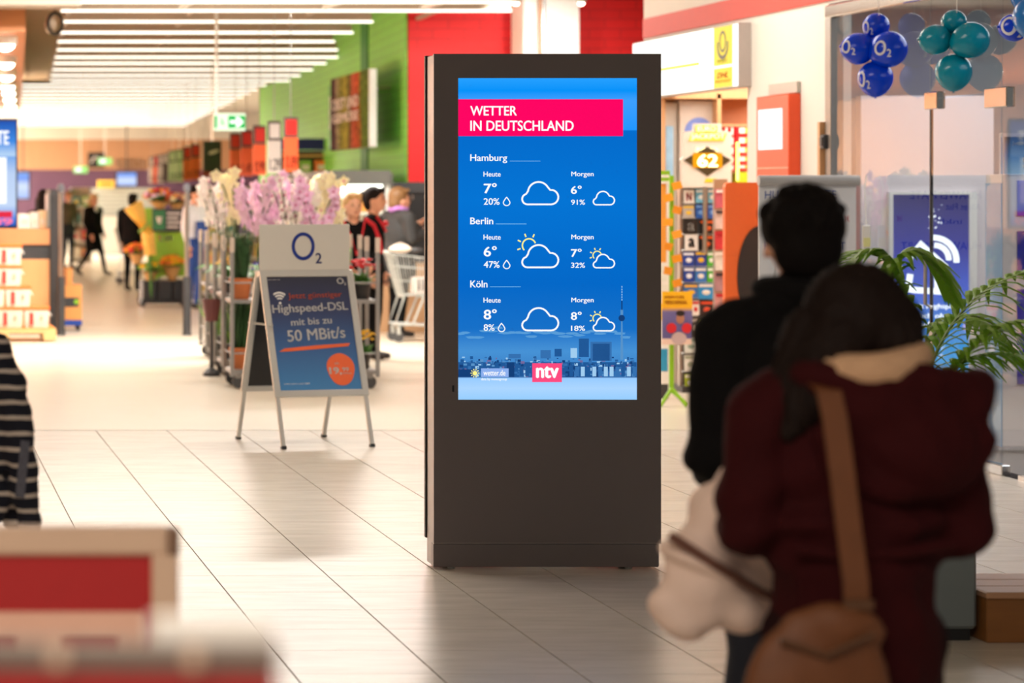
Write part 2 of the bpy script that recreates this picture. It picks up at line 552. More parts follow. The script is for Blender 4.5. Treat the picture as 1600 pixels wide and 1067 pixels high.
M_BAND = mat('brown_wall_panel', (196, 146, 108), .6, noise=.08, nscale=1, stretch=(6, 1, 1))
M_PURPLE = mat('purple_wall', (104, 70, 96), .6)
M_TUBE = mat('light_tube', (255, 246, 228), emit=2.6)
M_HOUS = mat('lamp_housing', (176, 156, 134), .5)
M_WHITE = mat('white_paint', (238, 236, 230), .45)
M_DARK = mat('anthracite_metal', (56, 56, 58), .45, noise=.05)
M_BLACK = mat('black_plastic', (22, 22, 24), .45)
M_STEEL = mat('brushed_steel', (190, 188, 184), .28, metal=1.0, noise=.05, nscale=30)
M_CHROME = mat('chrome', (205, 205, 205), .12, metal=1.0, noise=0)
M_GLASS = glass_mat('shop_glass', (.95, .97, .97), 1.2)
M_LED = mat('lamp_glow', (255, 240, 214), emit=14.0)

# ------------------------------------------------------------------ floor of single tiles
ZT = 19.84
fl = MB().span((-6, -2, -.10), (6.56, ZT, -.012))
floor = struct('floor', fl, M_GROUT)
T = .5
tile_me = MB().box((0, 0, -.006), (T - .006, T - .0042, .012)).mesh('tile', M_TILE)
thin_me = MB().box((0, 0, -.006), (.150, T - .0042, .012)).mesh('tile', M_TILE)
rest = MB(); vis = []
for j in range(-28, 15):
    z0 = 12.34 + T * j
    for k in range(-16, 9):
        x0 = 2.371 + T * k
        thin = (k == 8)
        xc = x0 + (.075 if thin else T / 2); zc = z0 + T / 2
        if xc > 6.54 or (thin and x0 > 6.52): continue
        pl = min((x0) * F / z0, x0 * F / (z0 + T)) + VX
        pr = max((x0 + T) * F / z0, (x0 + T) * F / (z0 + T)) + VX
        yb = VY + H * F / z0; yt = VY + H * F / (z0 + T)
        if pr > 0 and pl < 1600 and yt < 1067 and z0 > 6:
            vis.append((xc, zc, thin))
        else:
            rest.box((xc, zc, -.006), (.15 if thin else T - .006, T - .0042, .012))
for xc, zc, thin in vis[:330]:
    inst(thin_me if thin else tile_me, 'tile', floor, (xc, zc, 0))
r_ = rest.build('tile_field', M_TILE, floor); r_['kind'] = 'stuff'
print('tiles', len(vis))
struct('floor_market', MB().span((-12, ZT, -.1), (16, 100, 0)), M_VINYL)
struct('floor_shop', MB().span((6.62, 8, -.1), (11.6, 21.6, .006)), M_CARPET)
struct('trim_1', MB().span((-6, ZT - .03, -.01), (6.53, ZT + .02, .003)), mat('metal_threshold', (196, 186, 168), .4))

# ------------------------------------------------------------------ walls on the right
XW = 6.53
wr = MB()
wr.span((XW, 19.82, 0), (XW + .16, 21.72, 4.5))
wr.span((XW, 21.72, 2.5), (XW + .16, 24.75, 4.5))
wr.span((XW, 8, 3.0), (XW + .16, 19.82, 4.5))
struct('wall_right', wr, M_WALL)
struct('trim_2', MB().span((XW - .012, 8, 3.02), (XW - .001, 24.74, 3.19)), M_STRIPE)
ks = MB()
ks.span((XW + .02, 24.70, 0), (9.6, 24.78, 3.0)); ks.span((9.5, 21.8, 0), (9.6, 24.7, 3.0)); ks.span((XW + .16, 21.64, 0), (9.6, 21.72, 3.0))
struct('wall_kiosk_shop', ks, mat('tan_shop_wall', (202, 150, 110), .6))
struct('ceiling_kiosk_shop', MB().span((XW + .16, 21.72, 3.0), (9.6, 24.78, 3.06)), M_CEILW)
ps = MB()
ps.span((XW + .17, 21.5, 0), (11.6, 21.62, 3.3)); ps.span((11.5, 8, 0), (11.6, 21.5, 3.3))
struct('wall_phone_shop', ps, mat('shop_wall_grey', (180, 174, 174), .7, noise=.03, nscale=2))
struct('ceiling_phone_shop', MB().span((XW + .16, 8, 3.3), (11.6, 21.62, 3.36)), mat('shop_ceiling', (180, 166, 156), .8))
# back red wall, white column, pipe
ZR = 36.0
struct('wall_back', MB().span((6.49, ZR, 0), (14, ZR + .3, 5)), M_RED)
cl = MB(); a = U(818, 0, 35); b_ = U(905, 0, 35)
cl.span((a.x, 35.0, 0), (b_.x, 35.7, 5))
struct('wall_column', cl, mat('bright_white_paint', (252, 250, 246), .6))
p = U(846, 0, 34.9)
struct('trim_3', MB().cyl((p.x - .015, 34.9, 0), (p.x - .015, 34.9, 5), .028, 12).cyl((p.x + .03, 34.92, 0), (p.x + .03, 34.92, 5), .02, 12, 1), [mat('copper_pipe', (196, 150, 120), .4), M_STEEL])
# small spotlights washing the red wall
for px, lb in ((806, 'white spotlight beside the white column, left one'), (908, 'white spotlight beside the white column, right one')):
    q_ = U(px, 2, 32.5)
    t = thing('spotlight', lb, 'spotlight', (q_.x, 32.5, q_.z), 0, 'spotlights on the red wall')
    MB().lathe([(.045, -.02), (.06, .02), (.05, .10), (.02, .12)], n=12).build('housing', M_WHITE, t)
    MB().ell((0, 0, -.02), (.04, .04, .03), None, 10, 6).build('lens', M_LED, t)
    MB().cyl((0, 0, .11), (0, 0, 4.25 - q_.z), .012, 6).build('stem', M_WHITE, t)
    l_ = bpy.data.lights.new('spot', 'SPOT'); l_.energy = 260; l_.spot_size = 1.7; l_.spot_blend = .7; l_.shadow_soft_size = .05; l_.color = NEUT
    lo = bpy.data.objects.new('spot_lamp', l_); COL.objects.link(lo); lo.parent = t; lo.location = (0, .02, -.07); lo.rotation_euler = (math.radians(58), 0, 0)
# green wall receding with the market
GS = .055
def gx(Z): return 6.49 + GS * (Z - ZR)
def wallseg(z0, z1, x0, x1, th, h0, h1):
    mb = MB()
    P = [(x0, z0), (x1, z1), (x1 + th, z1), (x0 + th, z0)]
    vs = [(x, y, h0) for x, y in P] + [(x, y, h1) for x, y in P]
    return mb.add(vs, [(3, 2, 1, 0), (4, 5, 6, 7), (0, 1, 5, 4), (1, 2, 6, 5), (2, 3, 7, 6), (3, 0, 4, 7)])
struct('wall_green', wallseg(ZR - .01, 62, gx(ZR) - .03, gx(62) - .03, .012, 0, 5), M_GREEN)
struct('trim_4', wallseg(40.3, 41.2, gx(40.3) - .05, gx(41.2) - .05, .015, 1.5, 5), M_DKGREEN)
# far back of the market
ZB = 95.0
struct('wall_market', MB().span((-14, ZB, 2.38), (22, ZB + .2, 3.40)), M_BAND)
struct('wall_market_lower', MB().span((-14, ZB + .05, 0), (22, ZB + .3, 2.38)), M_PURPLE)
struct('wall_market_upper', MB().span((-14, ZB - .05, 3.40), (22, ZB + .3, 4.5)), M_CEILW)
struct('wall_left', MB().span((-12.2, 19.84, 0), (-12, 95, 4.5)), M_BAND)
# ceiling of the market
struct('ceiling', MB().span((-12, 24, 4.25), (20, 72, 4.35)), M_CEIL)
struct('ceiling_far', MB().span((-12, 72, 4.25), (20, 95, 4.35)), M_CEILW)
def sk(x46, Z): return x46 + .042 * (Z - 46)
for n, x0 in enumerate((2.5, 4.0, 5.5, 7.0)):
    mb = wallseg(34, 94, sk(x0, 34), sk(x0, 94), .06, 3.86, 3.90)
    struct('trim_%d' % (5 + n), mb, M_HOUS)
# wooden soffit on the left
so = MB()
so.add([(-6, 32, 3.49), (1.42, 32, 3.49), (2.62, 61.5, 3.49), (-6, 61.5, 3.49), (-6, 32, 4.25), (1.42, 32, 4.25), (2.62, 61.5, 4.25), (-6, 61.5, 4.25)],
       [(0, 3, 2, 1), (4, 5, 6, 7), (0, 1, 5, 4), (1, 2, 6, 5), (2, 3, 7, 6), (3, 0, 4, 7)])
struct('ceiling_soffit', so, M_WOOD)
struct('trim_9', MB().span((-6, 31.2, 3.74), (2.0, 31.9, 4.25)), mat('grey_fascia', (168, 156, 140), .6))
# mall ceiling (above the frame)
struct('ceiling_mall', MB().span((-6, -2, 4.6), (6.53, 24, 4.7)), mat('mall_ceiling', (200, 190, 176), .8))
struct('wall_mall', MB().span((-6.2, -2, 0), (-6, 24, 4.6)), mat('mall_side_wall', (206, 198, 186), .8))

# ------------------------------------------------------------------ ceiling light lines
ys = [3.3, 17, 34, 51, 65, 78, 89.5, 99, 109, 118, 126]
Zs = [F * 2.1 / (VY - y) for y in ys]
while Zs[-1] < 91: Zs.append(Zs[-1] + 2.35)
rp = [800, 800, 583, 552, 523, 528, 528, 527, 527, 525, 515]
lp = [118, 95, 95, 93, 90, 89, 86, 84, 82, 80, 79]
for i, Z in enumerate(Zs):
    if i < len(rp): x0, x1 = (lp[i] - VX) * Z / F, (rp[i] - VX) * Z / F
    else: x0, x1 = (1.3 if Z < 57 else 0.2) + .04 * (Z - 46), min(gx(Z) - .3, gx(62) - .2 + .2 * (Z - 62) if Z > 62 else 99)
    t = thing('ceiling_light', '%s nearest of the white tube light lines across the market ceiling' % (ORD[i] if i else 'very'), 'ceiling light', ((x0 + x1) / 2, Z, 3.79), 0, 'tube light lines of the market')
    L_ = (x1 - x0)
    MB().box((0, 0, 0), (L_, .05, .026), bev=.008).build('tube', M_TUBE, t)
    MB().box((0, .0, .062), (L_ - .05, .06, .09)).build('housing', M_HOUS, t)
    MB().cyl((-L_ * .35, 0, .1), (-L_ * .35, 0, .46), .008, 6).build('hanger', M_HOUS, t)
    MB().cyl((L_ * .35, 0, .1), (L_ * .35, 0, .46), .008, 6).build('hanger', M_HOUS, t)
    if i == 0:
        for px in (127, 302, 538, 698):
            x = (px - VX) * Z / F - (x0 + x1) / 2
            MB().box((x, .75, .03), (.06, 1.45, .05)).build('cross_bracket', M_WHITE, t)
# ------------------------------------------------------------------ the advertising kiosk
KZ = 12.54
s_ = KZ / F
kx0, kx1 = (677.5 - VX) * s_, (1033 - VX) * s_
KC = (kx0 + kx1) / 2
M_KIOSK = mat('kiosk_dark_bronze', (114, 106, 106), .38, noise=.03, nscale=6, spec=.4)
M_KSIDE = mat('kiosk_side_anodised', (118, 112, 106), .3, metal=.85, noise=.04, nscale=5)
k = thing('advertising_kiosk', 'tall dark bronze digital advertising kiosk showing a blue weather screen', 'display kiosk', (KC, KZ, 0))
def kx(px): return (px - VX) * s_ - KC
def kz(py): return H - (py - VY) * s_
KD = .214
fr = MB()
X0, X1, Zt, Zb = kx(678), kx(1033), kz(84), kz(848)
sx0, sx1, sz0, sz1 = kx(716), kx(995.5), kz(624.5), kz(122)
# front panel as a frame round the screen opening
def framed(mb, X0, X1, Zb, Zt, sx0, sx1, sz0, sz1, y0, y1):
    mb.span((X0, y0, Zb), (X1, y1, sz0)); mb.span((X0, y0, sz1), (X1, y1, Zt))
    mb.span((X0, y0, sz0), (sx0, y1, sz1)); mb.span((sx1, y0, sz0), (X1, y1, sz1))
    return mb
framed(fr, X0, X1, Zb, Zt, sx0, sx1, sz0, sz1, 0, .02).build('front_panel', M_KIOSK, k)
MB().span((X0 + .003, .02, kz(886) ), (X1 - .003, KD - .03, Zt - .004), bev=.004).build('housing', M_KSIDE, k)
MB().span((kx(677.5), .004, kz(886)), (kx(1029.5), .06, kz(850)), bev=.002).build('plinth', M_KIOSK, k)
MB().span((X0 - .004, KD - .03, kz(848)), (X1 + .004, KD, Zt + .0), bev=.003).build('rear_panel', M_BLACK, k)
MB().span((X0, -.001, Zb - .004), (X1, .01, Zb)).build('panel_edge', mat('pale_edge', (150, 142, 138), .4, metal=.6), k)
for px in (708, 986):
    for y in (.05, .16):
        MB().cyl((kx(px), y, 0), (kx(px), y, kz(886) + .002), .016, 10).build('foot', M_WHITE, k)
MB().box((kx(708), -.001, kz(607)), (.008, .006, .028)).build('lock', M_BLACK, k)
M_SCR = ramp_mat('weather_screen_picture', [(0, (150, 206, 255)), (.035, (172, 214, 255)), (.068, (150, 203, 255)), (.0705, (20, 80, 150)), (.10, (60, 130, 200)), (.15, (70, 146, 214)), (.22, (20, 112, 200)), (.36, (0, 104, 200)), (.62, (0, 116, 212)), (.82, (0, 108, 204)), (.836, (0, 110, 206)), (.8375, (30, 150, 255)), (.93, (60, 160, 255)), (.96, (0, 146, 250)), (1, (36, 160, 255))], 2, sz0, sz1, emit=1.0, rough=.25)
scr = MB().span((sx0, .006, sz0), (sx1, .02, sz1)).build('screen', M_SCR, k)
def E(name, c=None, st=1.0): return mat(name, c, emit=st)
W_ = E('screen_white', (255, 255, 255)); MAG = E('screen_magenta', (255, 0, 98)); PK = E('screen_pink', (255, 74, 128)); YL = E('screen_yellow', (255, 246, 140))
SKY = [E('screen_navy', (16, 62, 120)), E('screen_slate', (52, 112, 176)), E('screen_pale', (160, 205, 240)), E('screen_mid', (30, 88, 152)), E('screen_redroof', (116, 104, 156)), E('screen_haze', (88, 146, 200))]
yL = .0052
def rect(mb, x0, y0, x1, y1, d=0.0, mi=0): mb.span((kx(x0), yL - d - .0004, kz(y1)), (kx(x1), .0062, kz(y0)), mi)
def T_(body, x0, y0, x1, y1, m=W_, bold=.02): text(body, (kx(x0), kz(y1), kx(x1), kz(y0)), yL - .0012, m, scr, bold)
mb = MB(); rect(mb, 716, 155, 974, 212.6); mb.build('headline_bar', MAG, scr)
T_('WETTER', 735, 165.5, 808, 180.6, bold=.03); T_('IN DEUTSCHLAND', 735, 188.2, 896.8, 204.6, bold=.03)
def cloud_outline(x0, y0, x1, y1, n=10):
    """line-drawn cloud in photo pixels"""
    wd, ht = x1 - x0, y1 - y0
    pts = []
    def arc(cx, cy, r, a0, a1, n=10):
        for i in range(n + 1):
            a = math.radians(a0 + (a1 - a0) * i / n); pts.append((x0 + wd * cx + r * ht * math.cos(a), y1 - ht * cy - r * ht * math.sin(a)))
    arc(.155, .245, .225, 270, 105, 8)
    arc(.46, .52, .46, 172, 32, 12)
    arc(.80, .33, .31, 98, -90, 10)
    return pts
def cloud(x0, y0, x1, y1, wd, m=W_):
    pts = [(kx(x), kz(y)) for x, y in cloud_outline(x0, y0, x1, y1)]
    MB().band(pts, wd * s_, yL - .0012, yL, closed=True).build('cloud_symbol', m, scr)
def sun(cx, cy, r, wd):
    mb = MB()
    a0, a1 = 20, 235
    mb.band([(kx(cx + r * math.cos(math.radians(a))), kz(cy - r * math.sin(math.radians(a)))) for a in range(a0, a1, 12)], wd * s_, yL - .0012, yL)
    for a in (65, 110, 155, 200):
        c, s = math.cos(math.radians(a)), math.sin(math.radians(a))
        mb.band([(kx(cx + c * r * 1.35), kz(cy - s * r * 1.35)), (kx(cx + c * r * 1.85), kz(cy - s * r * 1.85))], wd * s_, yL - .0012, yL)
    mb.build('sun_symbol', YL, scr)
def drop(cx, cy):
    pts = []
    for i in range(20):
        t = 2 * PI * i / 20; r = 5.2
        x = r * math.cos(t); y = r * math.sin(t)
        if y > 0: x *= (1 - y / r) ** .55 * 1.0; y *= 1.55
        pts.append((kx(cx + x), kz(cy + 1.6 - y)))
    MB().band(pts, 1.5 * s_, yL - .0012, yL, closed=True).build('drop_symbol', W_, scr)
rows = [(0, 'Hamburg', 792.8, 241, 254.9, '7°', '20%', 781, '6°', '91%', 0, 0), (98.5, 'Berlin', 771, 339.8, 350.5, '6°', '47%', 781, '7°', '32%', 1, 1), (197, 'Köln', 762, 438.2, 449.3, '8°', '8%', 773, '8°', '18%', 0, 1)]
for dy, city, cx1, cy0, cy1, t1, p1, p1x, t2, p2, s1, s2 in rows:
    T_(city, 735, cy0, cx1, cy1)
    mb = MB(); ly = 251.6 + dy * .9975; rect(mb, cx1 + 4, ly - .45, cx1 + 52, ly + .45); mb.build('rule', E('screen_rule', (120, 190, 240)), scr)
    T_('Heute', 755.7, 268 + dy, 782.7, 275.9 + dy); T_('Morgen', 893, 268 + dy, 928, 277.6 + dy)
    T_(t1, 756, 286 + dy, 776.6, 302.3 + dy, bold=.03); T_(p1, 756, 309.5 + dy, p1x, 320 + dy)
    T_(t2, 892.3, 290 + dy, 909.3, 303 + dy, bold=.03); T_(p2, 892.6, 311.8 + dy, 914.5, 320 + dy)
    drop(p1x + 11, 314.5 + dy)
    cloud(815.5, 283.5 + dy, 873, 320 + dy, 2.7); cloud(927.2, 298.5 + dy, 960.4, 320.3 + dy, 2.1)
    if s1: sun(827, 285 + dy, 10.5, 2.2)
    if s2: sun(933.5, 300.5 + dy, 6.6, 1.7)
# city picture along the lower edge of the screen
mb = MB(); rnd = random.Random(3)
rect(mb, 716, 566, 995, 589, 0, 3)
for i in range(330):
    y0 = 556 + 31 * rnd.random() ** .8; x = rnd.uniform(716, 992); wd = rnd.uniform(1.5, 6)
    rect(mb, x, y0, min(x + wd, 995), min(y0 + rnd.uniform(1.5, 5), 589), .0001 + .0004 * rnd.random(), rnd.choice((0, 0, 1, 1, 3, 3, 5, 2, 4)))
for i in range(22):
    x = rnd.uniform(716, 985); rect(mb, x, 580, x + rnd.uniform(8, 22), 589, rnd.uniform(0, .0003), rnd.choice((0, 3, 1)))
for x0, y0, x1, y1, c in ((905, 529, 920.5, 558, 3), (923, 534, 956, 564, 1), (926.5, 537, 953, 563.5, 0), (892, 544, 902, 559, 2), (845, 547, 861, 560, 1), (867, 545, 878, 557, 3), (795, 553, 814, 560, 1), (792, 566, 804, 589, 0), (716, 577, 740, 589, 0)):
    rect(mb, x0, y0, x1, y1, .0006, c)
for i in range(16): rect(mb, 812 + i * 9 + (60 if i > 3 else 0) * (i > 3) * .7, 573, 818 + i * 9 + (42 if i > 3 else 0), 588, .0007, rnd.choice((1, 2, 3)))
mb.build('city_picture', SKY, scr)
mb = MB()
mb.prism([(kx(969.8), kz(562)), (kx(974.2), kz(562)), (kx(972.9), kz(497)), (kx(971.1), kz(497))], yL - .0009, yL)
mb.prism([(kx(971.8 + 5 * math.cos(a)), kz(497 - 5 * math.sin(a))) for a in [2 * PI * i / 14 for i in range(14)]], yL - .001, yL, 1)
rect(mb, 970, 484, 974, 492, .0005); rect(mb, 971.2, 470, 973, 486, .0005, 1)
for i in range(6): rect(mb, 971.6, 447 + i * 4, 972.8, 449.6 + i * 4, .0005, 2)
mb.build('tower_picture', [SKY[5], SKY[0], SKY[2]], scr)
mb = MB(); rnd = random.Random(5)
for i in range(26):
    x = 716 + i * 10.5; c = (kx(min(x, 985)), yL - .0002, kz(520 + rnd.uniform(-4, 5) + 4 * math.sin(i * .8)))
    mb.prism([(c[0] + rnd.uniform(6, 13) * s_ * math.cos(a), c[2] + 2.0 * s_ * math.sin(a)) for a in [2 * PI * j / 10 for j in range(10)]], yL - .0003, yL + .0004)
mb.build('cloud_picture', E('screen_cloud', (88, 156, 216)), scr)
mb = MB(); rect(mb, 832, 567.6, 878.2, 597, .0014); mb.build('logo_box', PK, scr)
text('ntv', (kx(837.5), kz(591), kx(873.5), kz(571.5)), yL - .0030, W_, scr, .06)
mb = MB(); rect(mb, 752, 575.6, 795, 589, .0012); mb.build('logo_plate', E('screen_lilac', (140, 176, 240)), scr)
text('wetter.de', (kx(755.5), kz(586.8), kx(790), kz(578.2)), yL - .0026, W_, scr, .02)
T_('data by meteogroup', 752, 590.4, 792.5, 595.4)
mb = MB()
mb.prism([(kx(742.3 + 3.6 * math.cos(a)), kz(583 - 3.6 * math.sin(a))) for a in [2 * PI * i / 12 for i in range(12)]], yL - .0024, yL)
for i in range(10):
    a = 2 * PI * i / 10
    mb.band([(kx(742.3 + 4.6 * math.cos(a)), kz(583 - 4.6 * math.sin(a))), (kx(742.3 + 7 * math.cos(a)), kz(583 - 7 * math.sin(a)))], 1.4 * s_, yL - .0024, yL)
mb.build('sun_logo', YL, scr)

# ------------------------------------------------------------------ A-frame poster stand
FL, FRt = Vector((2.508, 18.36)), Vector((3.09, 18.52))
u = (FRt - FL); wid = u.length; yaw = math.atan2(u.y, u.x)
RL = Vector((2.325, 19.12))
c0 = (FL + FRt) / 2; dep = .78
M_ALU = mat('aluminium_frame', (196, 194, 188), .35, metal=.35, noise=.03)
af = thing('pavement_sign', 'silver folding pavement sign with blue poster and white header board', 'pavement sign', (c0.x - math.sin(yaw) * dep / 2, c0.y + math.cos(yaw) * dep / 2, 0), yaw)
HT = 1.15; hw = wid / 2 + .012
tl = math.atan2(dep / 2 - .02, HT)       # lean of each leaf
pb = .345                               # underside of the poster frame along the leaf
Lf = math.hypot(HT, dep / 2 - .02)
def leafpart(name, sgn):
    o = bpy.data.objects.new(name, None); COL.objects.link(o); o.parent = af
    o.location = (0, sgn * dep / 2, 0); o.rotation_euler = (sgn * tl, 0, 0)
    return o
def on_leaf(mb, name, m, sgn, parent=None):
    M = Matrix.Translation((0, sgn * dep / 2, 0)) @ Matrix.Rotation(sgn * tl, 4, 'X')
    o = mb.build(name, m, parent or af)
    if parent is None: o.matrix_local = M
    return o
for sgn in (-1, 1):
    for sx in (-1, 1):
        on_leaf(MB().span((sx * hw - .014, -.012, .012), (sx * hw + .014, .012, Lf), bev=.004), 'leg', M_ALU, sgn)
        on_leaf(MB().span((sx * hw - .016, -.014, 0), (sx * hw + .016, .014, .02)), 'foot', M_BLACK, sgn)
    q = MB()
    y0 = -.02 if sgn < 0 else -.004
    q.span((-hw - .022, y0, pb), (hw + .022, y0 + .026, pb + .045), bev=.006); q.span((-hw - .022, y0, Lf - .042), (hw + .022, y0 + .026, Lf + .004), bev=.006)
    q.span((-hw - .022, y0, pb + .03), (-hw + .024, y0 + .026, Lf - .03), bev=.005); q.span((hw - .024, y0, pb + .03), (hw + .022, y0 + .026, Lf - .03), bev=.005)
    on_leaf(q, 'snap_frame', M_ALU, sgn)
on_leaf(MB().span((-hw, .0, pb + .02), (hw, .006, Lf - .02)), 'rear_panel', M_BLACK, 1)
px0, px1, pz0, pz1 = -hw + .02, hw - .02, pb + .04, Lf - .038
M_POST = ramp_mat('night_blue_poster', [(0, (64, 128, 184)), (.35, (54, 96, 150)), (.7, (48, 58, 96)), (1, (44, 46, 62))], 2, pz0, pz1, rough=.35)
po = on_leaf(MB().span((px0, -.008, pz0), (px1, -.002, pz1)), 'poster', M_POST, -1)
INK = mat('poster_white_ink', (232, 228, 224), .5, noise=.02); ORI = mat('poster_orange_ink', (232, 100, 50), .5, noise=.02)
def pu(a): return px0 + (px1 - px0) * a
def pv(b): return pz1 - (pz1 - pz0) * b
def PT(body, a0, b0, a1, b1, m=INK, slant=.0, bold=.025, shear=0): text(body, (pu(a0), pv(b1), pu(a1), pv(b0)), -.0105, m, po, bold, slant=slant * (pz1 - pz0), shear=shear)
PT('Jetzt günstiger', .24, .15, .90, .212, ORI, .012, .006)
PT('Highspeed-DSL', .03, .25, .955, .345, INK, .022, .022)
PT('mit bis zu', .235, .375, .735, .435, INK, .018, .018)
PT('50 MBit/s', .17, .475, .88, .575, INK, .03, .02)
PT('ab', .70, .755, .755, .775, INK)
PT('can you do', .015, .025, .17, .035, INK, 0, 0)
PT('online sofort unter 0800', .06, .93, .37, .942, INK, 0, 0)
mb = MB()
mb.prism([(pu(.05), pv(.658)), (pu(.12), pv(.63)), (pu(.5), pv(.608)), (pu(.92), pv(.592)), (pu(.90), pv(.618)), (pu(.5), pv(.64)), (pu(.2), pv(.655))][::-1], -.0105, -.008)
mb.build('orange_stroke', ORI, po)
cxb, czb, rb = pu(.77), pv(.818), .098
mb = MB(); mb.prism([(cxb + rb * math.cos(a) * (1.0 + .05 * math.sin(3 * a)), czb + rb * 1.12 * math.sin(a)) for a in [2 * PI * i / 28 for i in range(28)]], -.0105, -.008); mb.build('price_badge', ORI, po)
text('19,', (pu(.625), pv(.868), pu(.775), pv(.80)), -.0125, INK, po, .04)
text('99', (pu(.785), pv(.835), pu(.865), pv(.803)), -.0125, INK, po, .03); text('€/Mon', (pu(.785), pv(.862), pu(.885), pv(.845)), -.0125, INK, po, .01)
text('O', (pu(.86), pv(.073), pu(.945), pv(.018)), -.0105, INK, po, .03); text('2', (pu(.945), pv(.083), pu(.97), pv(.058)), -.0105, INK, po, .03)
mb = MB()
for i, r in enumerate((.026, .045, .064)):
    cx, cz = pu(.135), pv(.225)
    mb.band([(cx + r * math.cos(math.radians(a)), cz + r * math.sin(math.radians(a))) for a in range(48, 136, 8)], .011, -.0105, -.008)
mb.prism([(pu(.135) + .009 * math.cos(a), pv(.235) + .009 * math.sin(a)) for a in [2 * PI * i / 12 for i in range(12)]], -.0105, -.008)
mb.build('radio_waves', INK, po)
# header board
hz0, hz1 = HT - .005, 1.462
hb = MB().span((-hw - .02, -.032, hz0), (hw + .0, -.022, hz1), bev=.002).build('header_board', mat('header_white', (206, 200, 190), .55, noise=.02), af)
NAVY = mat('navy_print', (14, 44, 128), .5, noise=.02)
oc = (-.022, (hz0 + hz1) / 2 + .012)
mb = MB(); n = 32; r1x, r1z, r2x, r2z = .083, .094, .06, .07
pts = [(oc[0] + .0715 * math.cos(2 * PI * i / n), oc[1] + .082 * math.sin(2 * PI * i / n)) for i in range(n)]
mb.band(pts, .023, -.0345, -.032, closed=True).build('letter_o', NAVY, hb)
text('2', (.066, oc[1] - .115, .112, oc[1] - .045), -.0345, NAVY, hb, .02, 'digit_two')
MB().tube([(-hw, -.2, .80), (-hw, .2, .80)], .008, 6).build('spreader_bar', M_ALU, af)
MB().cyl((-hw - .02, 0, HT - .02), (-hw + .02, 0, HT - .02), .022, 10).build('hinge', M_ALU, af)
MB().cyl((hw - .02, 0, HT - .02), (hw + .02, 0, HT - .02), .022, 10).build('hinge', M_ALU, af)
# ------------------------------------------------------------------ glass shop front
def zpx(px): return XW * F / (px - VX)      # depth where the plane of the shop front meets a pixel column
zA, zB_, zC, zD = zpx(1303), zpx(1455), zpx(1567), 12.6
g1 = thing('window_1', None, None, (XW, 0, 0)); g1['kind'] = 'structure'
for a, b in ((zA, zB_), (zC, zD), (zD, 9.0)):
    MB().span((-.006, b + .006, .03), (.006, a - .006, 2.90)).build('pane', M_GLASS, g1)
MB().span((-.006, zC + .006, 2.275), (.006, zB_ - .006, 2.90)).build('pane', M_GLASS, g1)
MB().span((-.035, 9, 2.90), (.035, 19.80, 2.985), bev=.006).build('top_rail', M_CHROME, g1)
MB().span((-.03, zA - .02, 0), (.06, 19.81, 2.9), bev=.004).build('jamb', mat('jamb_alu', (150, 146, 140), .35, metal=.7), g1)
MB().span((-.03, 9, 0), (.03, zC - .3, .03)).build('floor_rail', M_STEEL, g1)
MB().span((-.03, zB_ + .02, 0), (.03, zA, .03)).build('floor_rail', M_STEEL, g1)
d1 = thing('door_1', None, None, (XW, zB_, 0)); d1['kind'] = 'structure'
MB().span((-.006, zC - zB_ + .012, .02), (.006, -.012, 2.262)).build('pane', M_GLASS, d1)
MB().span((-.009, -.012, .02), (.009, .004, 2.262)).build('edge_seal', M_BLACK, d1)
for y0, y1, z0, z1 in ((-.17, .05, 2.20, 2.31), (zC - zB_ - .12, zC - zB_ + .22, 2.18, 2.30), (zC - zB_ - .05, zC - zB_ + .28, 0, .065)):
    MB().span((-.028, y0, z0), (.028, y1, z1), bev=.006).build('patch_fitting', M_CHROME, d1)
MB().span((-.03, -.10, .72), (.03, -.03, .82), bev=.005).build('lock', M_STEEL, d1)
o_ = MB().tube([(-.03, -.09, .95), (-.07, -.09, .97), (-.07, -.09, 1.25), (-.03, -.09, 1.27)], .012, 8).build('pull_handle', M_STEEL, d1)
hb_ = thing('hinge_box', 'small dark metal box on the white wall beside the glass front', 'metal box', (XW - .03, zpx(1297), 2.03))
MB().box((0, 0, 0), (.06, .08, .10), bev=.006).build('cover', M_DARK, hb_); MB().box((-.033, 0, 0), (.01, .05, .06)).build('plate', M_BLACK, hb_)
MB().span((-.03, .04, -.75), (.02, .09, .14)).build('wooden_strip', M_WOODP, hb_)

# ------------------------------------------------------------------ balloons
def balloon_part(c, r, m, parent, axis=(0, 0, 0), logo=None):
    mb = MB(); n = 20; k = 14
    prof = []
    for i in range(k + 1):
        t = PI * i / k; z = math.cos(t); rr = math.sin(t)
        if z < 0: rr *= 1 - .10 * z * z; z *= 1.12
        prof.append((max(rr * r, .0008), z * r))
    mb.lathe(prof, (0, 0, 0), n)
    mb.lathe([(.012, -1.18 * r), (.004, -1.14 * r), (.006, -1.10 * r)], (0, 0, 0), 8)
    o = mb.build('balloon', m, parent, smooth=True); o.location = c; o.rotation_euler = axis
    if logo:
        a0, e0, sc = logo
        for body, bx, bold in (('O', (-.44, -.5, .30, .5), .03), ('2', (.34, -.62, .62, -.1), .03)):
            co, fs = text_geo(body, bold)
            vs = []
            R = Euler(axis).to_matrix().inverted()
            for p, q in co:
                x = (bx[0] + p * (bx[2] - bx[0])) * sc; z = (bx[1] + q * (bx[3] - bx[1])) * sc
                th = a0 + x / r; ph = e0 + z / r
                d = Vector((math.sin(th) * math.cos(ph), -math.cos(th) * math.cos(ph), math.sin(ph)))
                d = R @ d
                zz = d.z * (1.12 if d.z < 0 else 1)
                vs.append(Vector((d.x, d.y, zz)) * r * 1.012)
            MB().add(vs, fs).build('logo', mat('balloon_print', (226, 226, 232), .5), o)
    return o
